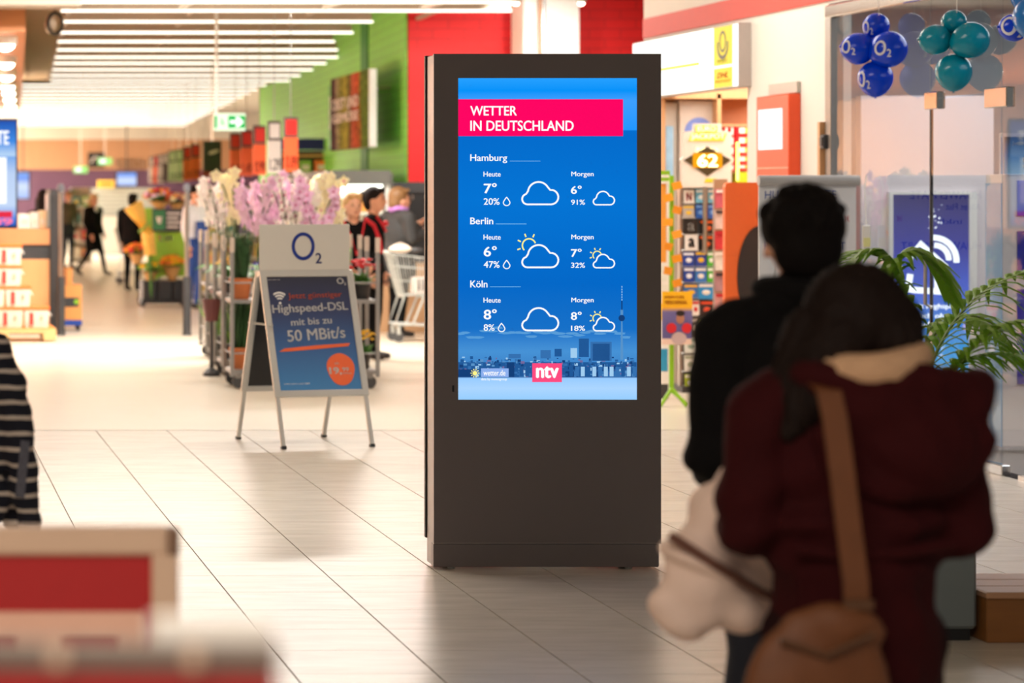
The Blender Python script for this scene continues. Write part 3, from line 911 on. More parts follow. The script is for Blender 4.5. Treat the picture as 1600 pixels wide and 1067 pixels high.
BL = mat('blue_balloon', (0, 62, 214), .2, noise=.03, spec=.35); TE = mat('teal_balloon', (0, 132, 158), .2, noise=.03, spec=.35); SB = mat('sky_balloon', (10, 110, 190), .2, noise=.05)
def cluster(label, Z, items, m, logos=None):
    b0 = U(items[-1][0], items[-1][1], Z)
    t = thing('balloon_cluster', label, 'balloons', (b0.x, Z, b0.z), 0, 'balloons hanging before the glass front')
    for i, (px, py, r, dy, ax) in enumerate(items):
        p = U(px, py, Z)
        c = (p.x - b0.x, dy, p.z - b0.z)
        balloon_part(c, r * Z / F, m[i] if isinstance(m, list) else m, t, ax, logos[i] if logos else None)
    top = U(items[0][0], items[0][1], Z)
    MB().cyl((top.x - b0.x, .0, top.z - b0.z), (top.x - b0.x, .0, 3.6 - b0.z), .0025, 5).build('string', M_WHITE, t)
    return t
cluster('cluster of four royal blue balloons with white printed letters', 18.45, [(1373, 40, 20.5, .05, (.3, 0, 0)), (1343, 76, 25, .02, (0, 1.7, 0)), (1381, 78, 28.5, -.09, (1.2, .0, 1.0)), (1368, 122, 27, .0, (0, 0, 0))], BL, [(-1.15, -.1, .08), (-1.0, .1, .09), (-.72, .05, .10), (-1.2, -.05, .10)])
cluster('cluster of four teal balloons without print', 17.2, [(1495, 34, 19.5, .05, (.2, 0, 0)), (1464, 62, 24, .02, (0, 1.6, 0)), (1508, 64, 28.5, -.09, (1.2, .0, 1.1)), (1490, 112, 28, .0, (0, 0, 0))], TE)
cluster('sky blue and navy balloons cut by the right picture edge', 16.2, [(1610, -8, 24, .06, (.2, 0, 0)), (1592, 42, 22, .07, (0, 1.6, 0)), (1607, 28, 33, -.09, (.3, 0, 0))], [SB, BL, SB], [None, (-.6, .1, .12), None])

# ------------------------------------------------------------------ inside the phone shop
LW = mat('lilac_white_panel', (226, 216, 218), .5, noise=.02)
ZP = 20.6
pt = thing('screen_wall', 'white partition behind the glass holding a tall blue lit screen', 'screen wall', ((1452 - VX) * ZP / F, ZP, 0))
pX = pt.location.x
def qx(px): return (px - VX) * ZP / F - pX
def qz(py): return H - (py - VY) * ZP / F
MB().span((qx(1345), 0, 0), (qx(1553), .12, 2.38), bev=.004).build('partition', LW, pt)
framed(MB(), qx(1386), qx(1523), .15, qz(300), qx(1392), qx(1511), .2, qz(304), -.05, 0).build('screen_frame', M_WHITE, pt)
M_S2 = ramp_mat('blue_glow_screen', [(0, (110, 190, 240)), (.25, (70, 160, 235)), (.5, (60, 100, 220)), (.72, (40, 52, 160)), (1, (34, 34, 104))], 2, .2, qz(304), emit=1.0, rough=.2)
s2 = MB().span((qx(1392), -.03, .2), (qx(1511), -.02, qz(304))).build('screen', M_S2, pt)
GW = E('glow_white', (244, 250, 255), 1.6)
def q2(l): return [(qx(a), qz(b)) for a, b in l]
mb = MB()
mb.band(q2([(1418, 404), (1435, 380), (1476, 418)]), .045, -.034, -.03)
mb.band(q2([(1458 + 22 * math.cos(math.radians(a)), 405 - 22 * math.sin(math.radians(a))) for a in range(92, -8, -12)]), .04, -.034, -.03)
mb.band(q2([(1456 + 36 * math.cos(math.radians(a)), 407 - 36 * math.sin(math.radians(a))) for a in range(95, -12, -10)]), .042, -.034, -.03)
mb.band(q2([(1463, 430), (1463, 457)]), .05, -.034, -.03); mb.band(q2([(1412, 452), (1480, 456)]), .045, -.034, -.03); mb.band(q2([(1420, 428), (1416, 452)]), .045, -.034, -.03)
rnd = random.Random(2)
for i in range(26):
    a, b = rnd.gauss(1457, 5), rnd.uniform(318, 358); r = rnd.uniform(.6, 1.6)
    mb.prism(q2([(a + r * math.cos(t), b + r * math.sin(t)) for t in [2 * PI * j / 6 for j in range(6)]]), -.034, -.03)
mb.build('house_symbol', GW, s2)
for body, x0, y0, x1, y1 in (('Surf mit Highspeed', 1398, 474, 1500, 484), ('auch ohne', 1426, 489, 1488, 497), ('Laufzeit.*', 1426, 501, 1482, 511)):
    text(body, (qx(x0), qz(y1), qx(x1), qz(y0)), -.0335, GW, s2, .03)
# display unit at the right edge
ZQ = 18.0
du = thing('shop_display', 'white display unit with purple pictures under a blue banner', 'shop display', ((1600 - VX) * ZQ / F, ZQ, 0))
def dx(px): return (px - VX) * ZQ / F - du.location.x
def dz(py): return H - (py - VY) * ZQ / F
MB().span((dx(1566), 0, .05), (dx(1700), .27, dz(272)), bev=.004).build('body', LW, du)
MB().span((dx(1566) - .004, .0, .05), (dx(1566), .27, dz(286))).build('side_panel', mat('panel_blue_cast', (150, 186, 226), .2), du)  # blue light of the nearby screen put into the panel colour
for y0, y1, c in ((282, 337, (96, 84, 214)), (361, 430, (44, 44, 168)), (452, 500, (60, 60, 180)), (520, 600, (70, 60, 170))):
    MB().span((dx(1589), -.012, dz(y1)), (dx(1690), 0, dz(y0))).build('picture', mat('picture_%d' % y0, c, .3, noise=.5, nscale=9), du)
bn = MB().span((dx(1568), -.02, dz(272)), (dx(1700), -.01, dz(214))).build('banner', ramp_mat('banner_print', [(0, (150, 200, 236)), (.5, (70, 130, 196)), (1, (72, 80, 96))], 2, dz(272), dz(214)), du)
text('Jetzt Neu', (dx(1579), dz(228), dx(1618), dz(221)), -.023, INK, bn, .03); text('SIM', (dx(1596), dz(262), dx(1618), dz(245)), -.023, INK, bn, .04)
MB().span((dx(1566), .0, dz(213)), (dx(1700), .03, dz(208))).build('light_strip', LW, du)
for px in (1575, 1690): MB().span((dx(px) - .01, .1, dz(272)), (dx(px) + .01, .12, dz(208))).build('post', LW, du)

# ------------------------------------------------------------------ flipchart
ZF = 18.9
fc = thing('flipchart', 'white flipchart with handwriting standing before the glass front', 'flipchart', ((1262 - VX) * ZF / F, ZF, 0))
def fx(px): return (px - VX) * ZF / F - fc.location.x
def fz(py): return H - (py - VY) * ZF / F
bd = MB().span((fx(1186), 0, .84), (fx(1338), .02, fz(290)), bev=.004).build('board', mat('board_white', (214, 214, 216), .35, noise=.02), fc)
MB().tube([(fx(1184), -.015, fz(282)), (fx(1341), -.015, fz(282))], .036, 12).build('clamp_bar', mat('grey_bar', (170, 168, 166), .4), fc)
MB().span((fx(1183), -.02, .80), (fx(1341), .0, .84)).build('pen_tray', M_STEEL, fc)
for x, y in ((fx(1196), -.05), (fx(1328), -.05), (fx(1262), .55)):
    MB().tube([(x * .6, .03, 1.55), (x * 1.25, y, 0)], .012, 8).build('leg', M_STEEL, fc)
PEN = mat('blue_marker', (70, 90, 160), .6); PENR = mat('red_marker', (190, 60, 70), .6)
for body, x0, y0, x1, y1, m in (('HUAWEI MATE', 1195, 298, 1306, 311, PEN), ('Allnet Flat', 1195, 318, 1250, 328, PEN), ('3€', 1318, 337, 1327, 346, PENR), ('inkl.', 1225, 342, 1260, 350, PEN), ('HUAWEI PSMART', 1195, 378, 1320, 390, PEN)):
    text(body, (fx(x0), fz(y1), fx(x1), fz(y0)), -.003, m, bd, .0)
nb = thing('hanging_note_bag', 'clear bag with paper notes hanging right of the flipchart', 'note bag', (fx(1352) + fc.location.x, ZF - .02, fz(390)))
MB().box((0, 0, .08), (.055, .02, .17), bev=.006).build('bag', mat('clear_film', (226, 222, 214), .2), nb)
MB().box((0, -.012, .05), (.045, .004, .06)).build('note', mat('yellow_note', (226, 222, 150), .6), nb)
MB().tube([(0, 0, .165), (-.01, 0, .42), (.005, .01, .50)], .004, 6).build('cord', M_WHITE, nb)

# ------------------------------------------------------------------ light box sign above the kiosk shop
def wx(px, X=XW): return X * F / (px - VX)
sgn = thing('light_box_sign', 'long lit white shop sign with yellow panel over the kiosk shop', 'shop sign', (6.43, 23.2, 2.48), -PI / 2)
# local x runs towards the camera, local -y points into the hall
L0, L1 = 23.2 - 24.72, 23.2 - 21.62
MB().span((L0, .0, 0), (L1, .10, .50), bev=.004).build('body', mat('sign_case_grey', (176, 164, 156), .5), sgn)
face = MB().span((L0 + .01, -.006, .012), (L1 - .005, 0, .488)).build('face', E('sign_glow', (255, 252, 244), 1.9), sgn)
def sxp(px): return 23.2 - 6.42 * F / (px - VX)
yp = MB().span((sxp(1115), -.010, .012), (sxp(1144), -.005, .488)).build('yellow_panel', E('sign_yellow', (255, 226, 66), 1.1), sgn)
MB().span((sxp(1115), -.012, .165), (sxp(1144), -.009, .185)).build('divider', E('sign_glow2', (255, 252, 244), 1.6), yp)
cx = (sxp(1115) + sxp(1144)) / 2; GR = mat('sign_grey_print', (90, 84, 70), .5)
mb = MB()
mb.band([(cx + .06 + .13 * math.cos(math.radians(a)) - .06, .34 + .095 * math.sin(math.radians(a))) for a in range(-200, 25, 12)], .03, -.013, -.009)
mb.band([(cx + .075 * math.cos(math.radians(a)), .37 + .075 * math.sin(math.radians(a))) for a in range(0, 360, 15)], .02, -.013, -.009, closed=True)
mb.build('horn_emblem', GR, yp)
text('POST', (cx - .13, .205, cx + .12, .232), -.012, GR, yp, .02); text('DHL', (cx - .15, .085, cx + .15, .13), -.012, E('sign_red_print', (220, 50, 36), .9), yp, .05, shear=.3); text('PAKETSHOP', (cx - .19, .05, cx + .2, .072), -.012, mat('sign_red_print'), yp, .02)
MB().span((sxp(1000), -.009, .215), (sxp(1092), -.005, .24)).build('yellow_line', E('sign_yellow'), sgn)

# ------------------------------------------------------------------ red box on the wall
rb_ = thing('wall_dispenser', 'orange-red box with blank white notice on the white wall', 'wall box', (XW - .09, wx(1210, 6.44), 0), -PI / 2)
Zn, Zf_ = wx(1232, 6.44), wx(1182, 6.44); yc = rb_.location.y
OR = mat('orange_red_case', (240, 84, 36), .45, noise=.03)
a0, a1 = yc - Zf_, yc - Zn
MB().span((a0, 0, 1.10), (a1, .09, 2.39), bev=.006).build('case', OR, rb_)
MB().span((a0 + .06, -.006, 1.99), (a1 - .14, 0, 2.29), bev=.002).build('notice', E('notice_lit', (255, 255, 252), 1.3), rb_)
MB().span((a0, -.004, 1.848), (a1, 0, 1.858)).build('joint', mat('pale_joint', (246, 170, 140), .4), rb_)
MB().span((a0 + .1, .06, 2.40), (a1, .085, 2.48)).build('back_plate', mat('grey_plate', (198, 190, 178), .6), rb_)

# ------------------------------------------------------------------ inside the kiosk shop
gd = thing('shop_cupboard', 'pale grey tall cupboard with a blue round sticker in kiosk shop', 'cupboard', (7.0, 24.45, 0))
def gx_(px, Z=24.45): return (px - VX) * Z / F - 7.0
def gz(py, Z=24.45): return H - (py - VY) * Z / F
MB().span((gx_(1062), 0, 0), (gx_(1121), .2, gz(157)), bev=.004).build('door', mat('cupboard_grey', (206, 192, 180), .5), gd)
MB().span((gx_(1041), .05, 0), (gx_(1061), .2, gz(160)), bev=.004).build('side_panel', mat('cupboard_side', (194, 184, 172), .5), gd)
mb = MB(); c = (gx_(1092), gz(206)); r = .125
mb.prism([(c[0] + r * math.cos(a), c[1] + r * math.sin(a)) for a in [2 * PI * i / 24 for i in range(24)]], -.006, .0).build('round_sticker', mat('blue_sticker', (118, 138, 206), .5, noise=.25, nscale=20), gd)
MB().span((gx_(1042), .02, gz(290)), (gx_(1053), .045, gz(197))).build('leaflet', mat('pale_blue_leaflet', (150, 190, 220), .5, noise=.3, nscale=10), gd)
wu = thing('tobacco_shelf', 'wooden shelf unit holding rows of red cartons in kiosk shop', 'shelf', (7.25, 24.3, 0))
def ux(px): return (px - VX) * 24.3 / F - 7.25
MB().span((ux(1121), 0, 0), (ux(1127), .38, 2.52)).build('post', M_WOODP, wu); MB().span((ux(1121), 0, 2.48), (ux(1200), .38, 2.54)).build('top_board', M_WOODP, wu)
struct('trim_10', MB().span((7.25 + ux(1034), 24.3, 2.48), (7.25 + ux(1120.5), 24.68, 2.54)).span((7.25 + ux(1034), 24.3, 0), (7.25 + ux(1039.5), 24.4, 2.48)), M_WOODP)
MB().span((ux(1127), .34, 0), (ux(1200), .38, 2.5)).build('back_panel', mat('tan_back', (196, 126, 86), .5), wu)
for z in (2.26, 1.855, 1.62, 1.3, .9): MB().span((ux(1127), .05, z - .02), (ux(1200), .34, z)).build('shelf_board', M_WOODP, wu)
CR = mat('red_carton', (214, 24, 34), .4, noise=.04); WH2 = mat('carton_white', (240, 232, 220), .4); YW = mat('carton_yellow', (246, 190, 40), .4)
cols = ((1131, 1139), (1140, 1148), (1149, 1168))
rowsz = [(2.24, 2.16), (2.155, 2.075), (2.07, 1.995), (1.99, 1.92), (1.915, 1.86)]
nrow = ['top', 'second', 'third', 'fourth', 'lowest']; ncol = ['left', 'middle', 'right']
for i, (z1, z0) in enumerate(rowsz):
    for j, (p0, p1) in enumerate(cols):
        x0, x1 = (p0 - VX) * 24.32 / F, (p1 - VX) * 24.32 / F
        t = thing('cigarette_carton', 'red carton in the %s row of the tobacco shelf, %s one' % (nrow[i], ncol[j]), 'carton', ((x0 + x1) / 2, 24.32, z0), 0, 'red cartons on the tobacco shelf')
        wd = x1 - x0 - .004
        MB().span((-wd / 2, 0, 0), (wd / 2, .06, z1 - z0 - .003), bev=.002).build('box', CR, t)
        if j < 2: MB().span((-wd * .22, -.003, .008), (wd * .22, 0, z1 - z0 - .012)).build('label', WH2, t)
        else:
            MB().span((-wd * .2, -.003, .02), (wd * .3, 0, z1 - z0 - .012)).build('label', WH2, t); MB().span((wd * .3, -.003, .02), (wd * .5, 0, z1 - z0 - .012)).build('stripe', YW, t)
mz = thing('magazine_stack', 'lime green and blue boxes under the red cartons', 'boxes', ((1160 - VX) * 24.32 / F, 24.32, 1.625), 0)
MB().span((-.055, 0, 0), (.055, .15, .09)).build('blue_box', mat('box_blue', (40, 120, 190), .4), mz); MB().span((-.055, 0, .092), (.055, .15, .22)).build('lime_box', mat('box_lime', (196, 206, 40), .4, noise=.2), mz)

# jackpot sign on its card rack
ZJ = 23.5
jk = thing('jackpot_sign', 'white lit jackpot sign with a black diamond showing 62', 'lottery sign', ((1103 - VX) * ZJ / F, ZJ, 1.76))
jX = jk.location.x
def jx(px): return (px - VX) * ZJ / F - jX
def jz(py): return H - (py - VY) * ZJ / F - 1.76
JW = mat('sign_white_board', (236, 228, 216), .5)
mb = MB()
mb.prism([(jx(1068), jz(292)), (jx(1143), jz(292)), (jx(1143), jz(257)), (jx(1147), jz(250)), (jx(1143), jz(243)), (jx(1143), jz(207)), (jx(1128), jz(204)), (jx(1127), jz(193)), (jx(1085), jz(193)), (jx(1084), jz(204)), (jx(1069), jz(206)), (jx(1069), jz(243)), (jx(1063), jz(250)), (jx(1069), jz(257))], 0, .05)
jb = mb.build('board', JW, jk)
MB().prism([(jx(1068), jz(250)), (jx(1105), jz(275)), (jx(1142), jz(250)), (jx(1105), jz(229))], -.008, 0).build('black_diamond', mat('diamond_black', (74, 62, 36), .4), jk)
dg_ = MB().span((jx(1082), -.014, jz(262)), (jx(1128), -.008, jz(239))).build('amber_display', E('amber_glow', (246, 160, 10), 1.2), jk)
text('62', (jx(1089), jz(261), jx(1121), jz(241)), -.0165, E('digit_glow', (255, 240, 170), 4.0), dg_, .05)
YG = E('letter_glow', (255, 240, 160), 3.0); YE = E('letter_edge_glow', (255, 216, 70), 1.4)
MB().span((jx(1087), -.01, jz(206)), (jx(1120), 0, jz(196))).build('plate', YE, jk); text('EURO', (jx(1089), jz(205), jx(1118), jz(197)), -.013, YG, jk, .05)
MB().prism([(jx(1076), jz(220)), (jx(1131), jz(220)), (jx(1135), jz(208)), (jx(1081), jz(208))], -.01, 0).build('plate', YE, jk); text('JACKPOT', (jx(1079), jz(219), jx(1132), jz(209)), -.013, YG, jk, .05)
text('MIO', (jx(1088), jz(238), jx(1122), jz(230)), -.004, YG, jk, .03)
MB().prism([(jx(1100), jz(285)), (jx(1117), jz(285)), (jx(1119), jz(279)), (jx(1103), jz(279))], -.006, 0).build('yellow_tag', mat('tag_yellow', (226, 216, 40), .5), jk)
MB().span((jx(1150), -.02, jz(282)), (jx(1154), .0, jz(222))).build('light_tube', E('yellow_tube', (255, 236, 120), 3.0), jk)
MB().cyl((0, .025, -.6), (0, .025, .0), .02, 8).build('post', M_STEEL, jk)

ZK = 23.6
ck = thing('card_rack', 'tall grey wire rack full of colourful gift cards', 'card rack', ((1095 - VX) * ZK / F, ZK, 0))
def cxk(px): return (px - VX) * ZK / F - ck.location.x
def czk(py): return H - (py - VY) * ZK / F
MB().span((cxk(1064), .02, .06), (cxk(1120), .05, czk(287)), bev=.003).build('back_panel', mat('rack_grey', (106, 106, 106), .5), ck)
for px in (1064, 1120): MB().span((cxk(px) - .012, .0, .0), (cxk(px) + .012, .06, czk(285))).build('post', M_STEEL, ck)
MB().span((cxk(1060), -.12, 0), (cxk(1124), .3, .05)).build('base', M_DARK, ck)
MB().span((cxk(1066), -.005, czk(294)), (cxk(1118), .03, czk(281))).build('header', JW, ck)
for yb in (316, 340, 366, 391, 416, 441, 466, 492, 520, 552, 580, 608): MB().tube([(cxk(1064), -.012, czk(yb)), (cxk(1120), -.012, czk(yb))], .004, 5).build('rail', M_STEEL, ck)
cards = [(1067, 1084, 296, 318, 'ECE6E0', 'D81E2C', 'N', 'white gift card with big red letter'), (1086, 1103, 295, 317, '7CC8E8', 'FFFFFF', None, 'sky blue and green store card'), (1105, 1118, 295, 317, '7CC8E8', 'FFFFFF', None, 'right sky blue and green store card'),
 (1066, 1084, 320, 341, 'B8B0A8', 'E8C040', None, 'grey photo card with yellow top'), (1086, 1102, 319, 341, '2A60B8', '7AA8E0', None, 'left blue card with white dot'), (1105, 1118, 319, 341, '2A60B8', '7AA8E0', None, 'right blue card with white dot'),
 (1068, 1089, 343, 365, '201C1A', 'F0ECE6', 'a', 'black card with white letter a'), (1092, 1116, 343, 366, '201C1A', 'E06020', None, 'upper black card with orange motif'), (1069, 1090, 366, 391, 'EAE6E0', '201C1A', 'a', 'white card with black letter a'), (1091, 1114, 367, 391, '201C1A', 'E06020', None, 'lower black card with orange motif'),
 (1066, 1084, 393, 416, '24449C', 'E8ECF4', None, 'upper navy mobile top-up card'), (1085, 1103, 392, 416, '24449C', 'F0C028', None, 'navy card with yellow top'), (1104, 1116, 393, 416, '48B038', 'F0F4EC', None, 'upper green card with white blob'), (1067, 1084, 417, 441, '24449C', 'E8ECF4', None, 'lower navy mobile top-up card'), (1085, 1103, 417, 441, '3878C0', 'F0ECE4', None, 'card with blue figures'), (1104, 1115, 417, 441, '48B038', 'F0F4EC', None, 'lower green card with white blob'),
 (1067, 1090, 443, 466, '3870B0', 'E8B030', None, 'blue card with yellow bee stripes'), (1090, 1114, 442, 467, '2890D0', 'F0E8E0', None, 'wide sky blue card with faces'), (1080, 1092, 469, 493, 'EAE0D8', 'D03030', None, 'white card with red bar'), (1093, 1114, 469, 494, '3A2A2C', 'E05030', None, 'dark card with red and orange squares'),
 (1080, 1090, 496, 524, '4A4440', 'A8A098', None, 'dark grey narrow card'), (1093, 1113, 500, 526, 'B8C050', 'F0F0E0', None, 'olive green and white card'), (1068, 1091, 527, 551, 'DCE0DA', '88A090', None, 'pale card with leaf print'), (1092, 1112, 527, 552, 'A8C8B4', '4A8870', None, 'mint green card, upper one'), (1068, 1089, 554, 580, 'E4E4DE', 'A0A890', None, 'pale card with grey drawing'), (1091, 1110, 554, 579, 'A8C8B4', '4A8870', None, 'mint green card, lower one'), (1069, 1088, 584, 608, 'BCD030', 'F4F4F0', None, 'lime green card on the lowest rail'), (1091, 1108, 584, 608, '504A46', '8A847C', None, 'dark card on the lowest rail')]
for x0, x1, y0, y1, c1, c2, ch, lb in cards:
    xc = (x0 + x1) / 2
    t = thing('gift_card', lb + ' on the card rack', 'gift card', ((xc - VX) * ZK / F, ZK - .014, czk(y1)), 0, 'gift cards on the rack')
    wd, ht = (x1 - x0) * ZK / F - .003, (y1 - y0) * ZK / F - .004
    MB().box((0, 0, ht / 2), (wd, .006, ht), rot=(-.06, 0, 0)).build('card', mat('card_' + c1, c1, .35), t)
    if ch: text(ch, (-wd * .25, ht * .2, wd * .25, ht * .78), -.010, mat('card_' + c2, c2, .35), t, .05, 'print')
    else:
        MB().ell((wd * .02, -.0035, ht * .42), (wd * .28, .004, ht * .17), None, 10, 6).build('print', mat('card_' + c2, c2, .35), t)
        MB().box((0, -.002, ht * .86), (wd * .9, .005, ht * .16)).build('header', mat('card_' + c2, c2, .35), t)
# magazine rack to the right of it
mr_ = thing('magazine_rack', 'narrow wire rack of pink magazines between card rack and orange stand', 'magazine rack', ((1128 - VX) * 23 / F, 23.0, 0))
MB().span((-.05, .05, 0), (.06, .08, 1.78)).build('back_panel', M_STEEL, mr_); MB().span((-.1, -.1, 0), (.1, .2, .04)).build('base', M_DARK, mr_)
rnd = random.Random(9)
mags = ['C86070', 'E0C8C0', 'D03840', 'E8E0D8', 'B08890', 'D8A0A0', 'C8B040', 'E0D8D0']
for i in range(8):
    z = 1.68 - i * .17
    t = thing('magazine', '%s magazine from the top in the narrow wire rack' % ORD[i], 'magazine', ((1128 - VX) * 23 / F, 23.0, z - .14), 0, 'magazines in the narrow rack')
    MB().box((0, .02, .08), (.10, .012, .155), rot=(-.15, 0, 0)).build('cover', mat('mag_' + mags[i], mags[i], .4, noise=.3, nscale=25), t)
    MB().box((0, .006, .14), (.09, .004, .022), rot=(-.15, 0, 0)).build('masthead', mat('mag_title_%d' % (i % 3), ['F0E8E0', '303038', 'C02030'][i % 3], .4), t)

# green leaflet stand
ZG = 22.0
gs = thing('leaflet_stand', 'lime green leaflet stand with orange cards and yellow poster', 'leaflet stand', ((1050 - VX) * ZG / F, ZG, 0))
def hx(px): return (px - VX) * ZG / F - gs.location.x
def hz(py): return H - (py - VY) * ZG / F
LG = mat('lime_green_metal', (140, 196, 20), .45)
MB().span((-.016, .0, hz(612)), (.016, .03, hz(274)), bev=.003).build('pole', LG, gs)
for a in (-.11, .10): MB().tube([(0, .01, .14), (a, -.02 - abs(a) * .4, .008)], [.016, .014], 8).build('leg', LG, gs)
MB().tube([(0, .01, .12), (.16, .15, .008)], .014, 8).build('leg', LG, gs)
OC = mat('orange_card', (246, 160, 30), .45, noise=.12, nscale=30)
rnd = random.Random(4)
for i in range(9):
    z = hz(290 + i * 19); sx = -1 if i % 2 else 1
    MB().box((sx * .035, -.012 - .004 * (i % 3), z), (.075, .004, .06), rot=(rnd.uniform(-.2, .2), rnd.uniform(-.35, .35), rnd.uniform(-.5, .5))).build('leaflet', OC, gs)
pq = MB().span((hx(1032), -.05, hz(538)), (hx(1079), -.04, hz(455))).build('poster', ramp_mat('yellow_poster_print', [(0, (236, 206, 190)), (.11, (236, 206, 190)), (.115, (96, 92, 150)), (.62, (110, 104, 160)), (.70, (250, 186, 20)), (1, (252, 192, 16))], 2, hz(538), hz(455), const=False), gs)
mb = MB()
def el(cx_, cy_, rx, ry, y, mi): mb.prism([(hx(cx_) + rx * .005 * math.cos(a), hz(cy_) + ry * .005 * math.sin(a)) for a in [2 * PI * i / 14 for i in range(14)]], y - .002, y, mi)
el(1058, 528, 12, 10, -.051, 0); el(1060, 497, 6.5, 8.5, -.053, 1); el(1060, 489, 6.8, 4.5, -.0545, 2); el(1046, 512, 8, 8, -.0565, 3); el(1070, 512, 8, 8, -.0565, 3)
mb.build('poster_picture', [mat('print_shirt', (200, 176, 176), .5), mat('print_skin', (176, 120, 96), .5), mat('print_hair', (40, 28, 26), .5), mat('print_red', (214, 36, 46), .5)], pq)
text('IDEEN FÜRS', (hx(1036), hz(466), hx(1066), hz(461)), -.052, mat('print_red'), pq, .02); text('VERSCHENKEN', (hx(1036), hz(475), hx(1070), hz(469)), -.052, mat('print_red'), pq, .02)
# white newspaper rack half hidden by the kiosk
nr = thing('newspaper_rack', 'white framed rack with orange sheet half hidden behind dark kiosk', 'newspaper rack', ((1036 - VX) * 22.8 / F, 22.8, 0))
def nx(px): return (px - VX) * 22.8 / F - nr.location.x
def nz(py): return H - (py - VY) * 22.8 / F
framed(MB(), nx(1018), nx(1046), .12, nz(283), nx(1021), nx(1042), nz(410), nz(287), 0, .03).build('frame', M_WHITE, nr)
MB().span((nx(1020), .02, nz(410)), (nx(1043), .03, nz(286))).build('orange_sheet', mat('amber_sheet', (236, 160, 60), .5), nr)
for y0, y1, c in ((415, 440, 'E6E8DC'), (444, 470, 'E6E8DC'), (474, 500, 'F0C828'), (545, 580, '2898C8')): MB().span((nx(1021), -.006, nz(y1)), (nx(1043), 0, nz(y0))).build('newspaper', mat('news_' + c, c, .6, noise=.1), nr)
MB().span((nx(1020), 0, 0), (nx(1044), .25, .12)).build('base', M_DARK, nr)
lt = thing('lime_price_tag', 'lime green tag standing on the white newspaper rack', 'price tag', (nr.location.x + .02, 22.81, nz(283)))
MB().span((-.06, 0, 0), (.04, .008, .085)).build('tag', LG, lt); MB().span((-.06, -.003, .03), (.03, 0, .05)).build('print', M_WHITE, lt)

# orange advertising stand with dark oval
ZO = 20.6
os_ = thing('orange_stand', 'orange rounded advertising stand with a dark oval beside flipchart', 'advertising stand', ((1157 - VX) * ZO / F, ZO, 0))
def ox(px): return (px - VX) * ZO / F - os_.location.x
def oz(py): return H - (py - VY) * ZO / F
OG = mat('glossy_orange', (250, 112, 44), .4, noise=.02)
pts = [(ox(1133), oz(489)), (ox(1152), oz(486)), (ox(1190), oz(486)), (ox(1190), oz(285))] + [(ox(1140 + 7 * math.cos(math.radians(a))), oz(292 - 7 * math.sin(math.radians(a)))) for a in (90, 120, 150, 180)]
MB().prism(pts, 0, .06).build('panel', OG, os_)
mb = MB(); mb.prism([(ox(1187) + .165 * math.cos(a), oz(432) + .37 * math.sin(a)) for a in [PI / 2 + PI * i / 20 for i in range(21)]], -.012, 0).build('dark_oval', mat('oval_brown', (58, 46, 42), .35), os_)
MB().span((ox(1140), .01, .03), (ox(1186), .05, oz(486))).build('lower_panel', M_DARK, os_); MB().span((ox(1134), -.12, 0), (ox(1192), .25, .03)).build('base', M_DARK, os_)
# ------------------------------------------------------------------ market: soffit lamps, screen, counter
for i, y in enumerate((57, 88, 109, 126, 136, 147, 158, 166)):
    Z = 1.8 * F / (VY - y); X = (8 + i * 1.4 - VX) * Z / F
    if Z > 55.5: X, hz_ = X, 3.49
    t = thing('downlight', '%s nearest round downlight under the wooden soffit' % ORD[i], 'downlight', (X, Z, 3.49), 0, 'downlights under the wooden soffit')
    MB().lathe([(.13, -.10), (.14, -.08), (.14, 0)], n=14).build('housing', M_WHITE, t)
    MB().ell((0, 0, -.10), (.11, .11, .075), None, 14, 8).build('lens', M_LED, t)
t = thing('round_mirror', 'black rimmed round mirror hanging beside the wooden soffit', 'mirror', tuple(U(86, 37, 33.5)))
mb = MB(); n = 20
mb.tube([(.085 * math.cos(2 * PI * i / n), -.02, .125 * math.sin(2 * PI * i / n)) for i in range(n + 1)], .02, 8).build('rim', M_BLACK, t)
MB().ell((-.05, .05, .0), (.075, .03, .12), None, 12, 8).build('glass', mat('pale_mirror', (214, 196, 172), .3), t)
MB().cyl((0, 0, .12), (0, 0, .45), .01, 6).build('hanger', M_BLACK, t)
# hanging exit sign
ZE = 34.0
p = U(359, 190.5, ZE)
ex = thing('exit_sign', 'green lit emergency exit sign with white arrow hanging from rod', 'exit sign', (p.x, ZE, p.z))
MB().box((0, .01, 0), (.38, .05, .21), bev=.006).build('case', E('exit_glow', (238, 255, 220), 1.3), ex)
GRN = E('exit_green', (0, 200, 84), 1.0)
MB().span((-.185, -.020, -.075), (-.155, -.014, .075)).build('green_field', GRN, ex); gf = MB().span((-.02, -.020, -.075), (.185, -.014, .075)).build('green_field', GRN, ex)
wf = MB().prism([(.0, -.02), (.09, -.02), (.06, -.062), (.105, -.062), (.165, 0), (.105, .062), (.06, .062), (.09, .02), (.0, .02)], -.025, -.020).build('arrow', E('exit_white', (246, 255, 240), 1.6), gf)
text('╱', (-.12, -.05, -.07, .05), -.0165, GRN, ex, .0, 'running_figure') if False else MB().band([(-.105, .05), (-.09, .01), (-.115, -.03)], .012, -.020, -.014).band([(-.09, .01), (-.07, -.045)], .012, -.02, -.014).build('running_figure', GRN, ex)
MB().cyl((-.16, 0, .1), (-.16, 0, 1.75), .02, 8).build('rod', M_WHITE, ex)
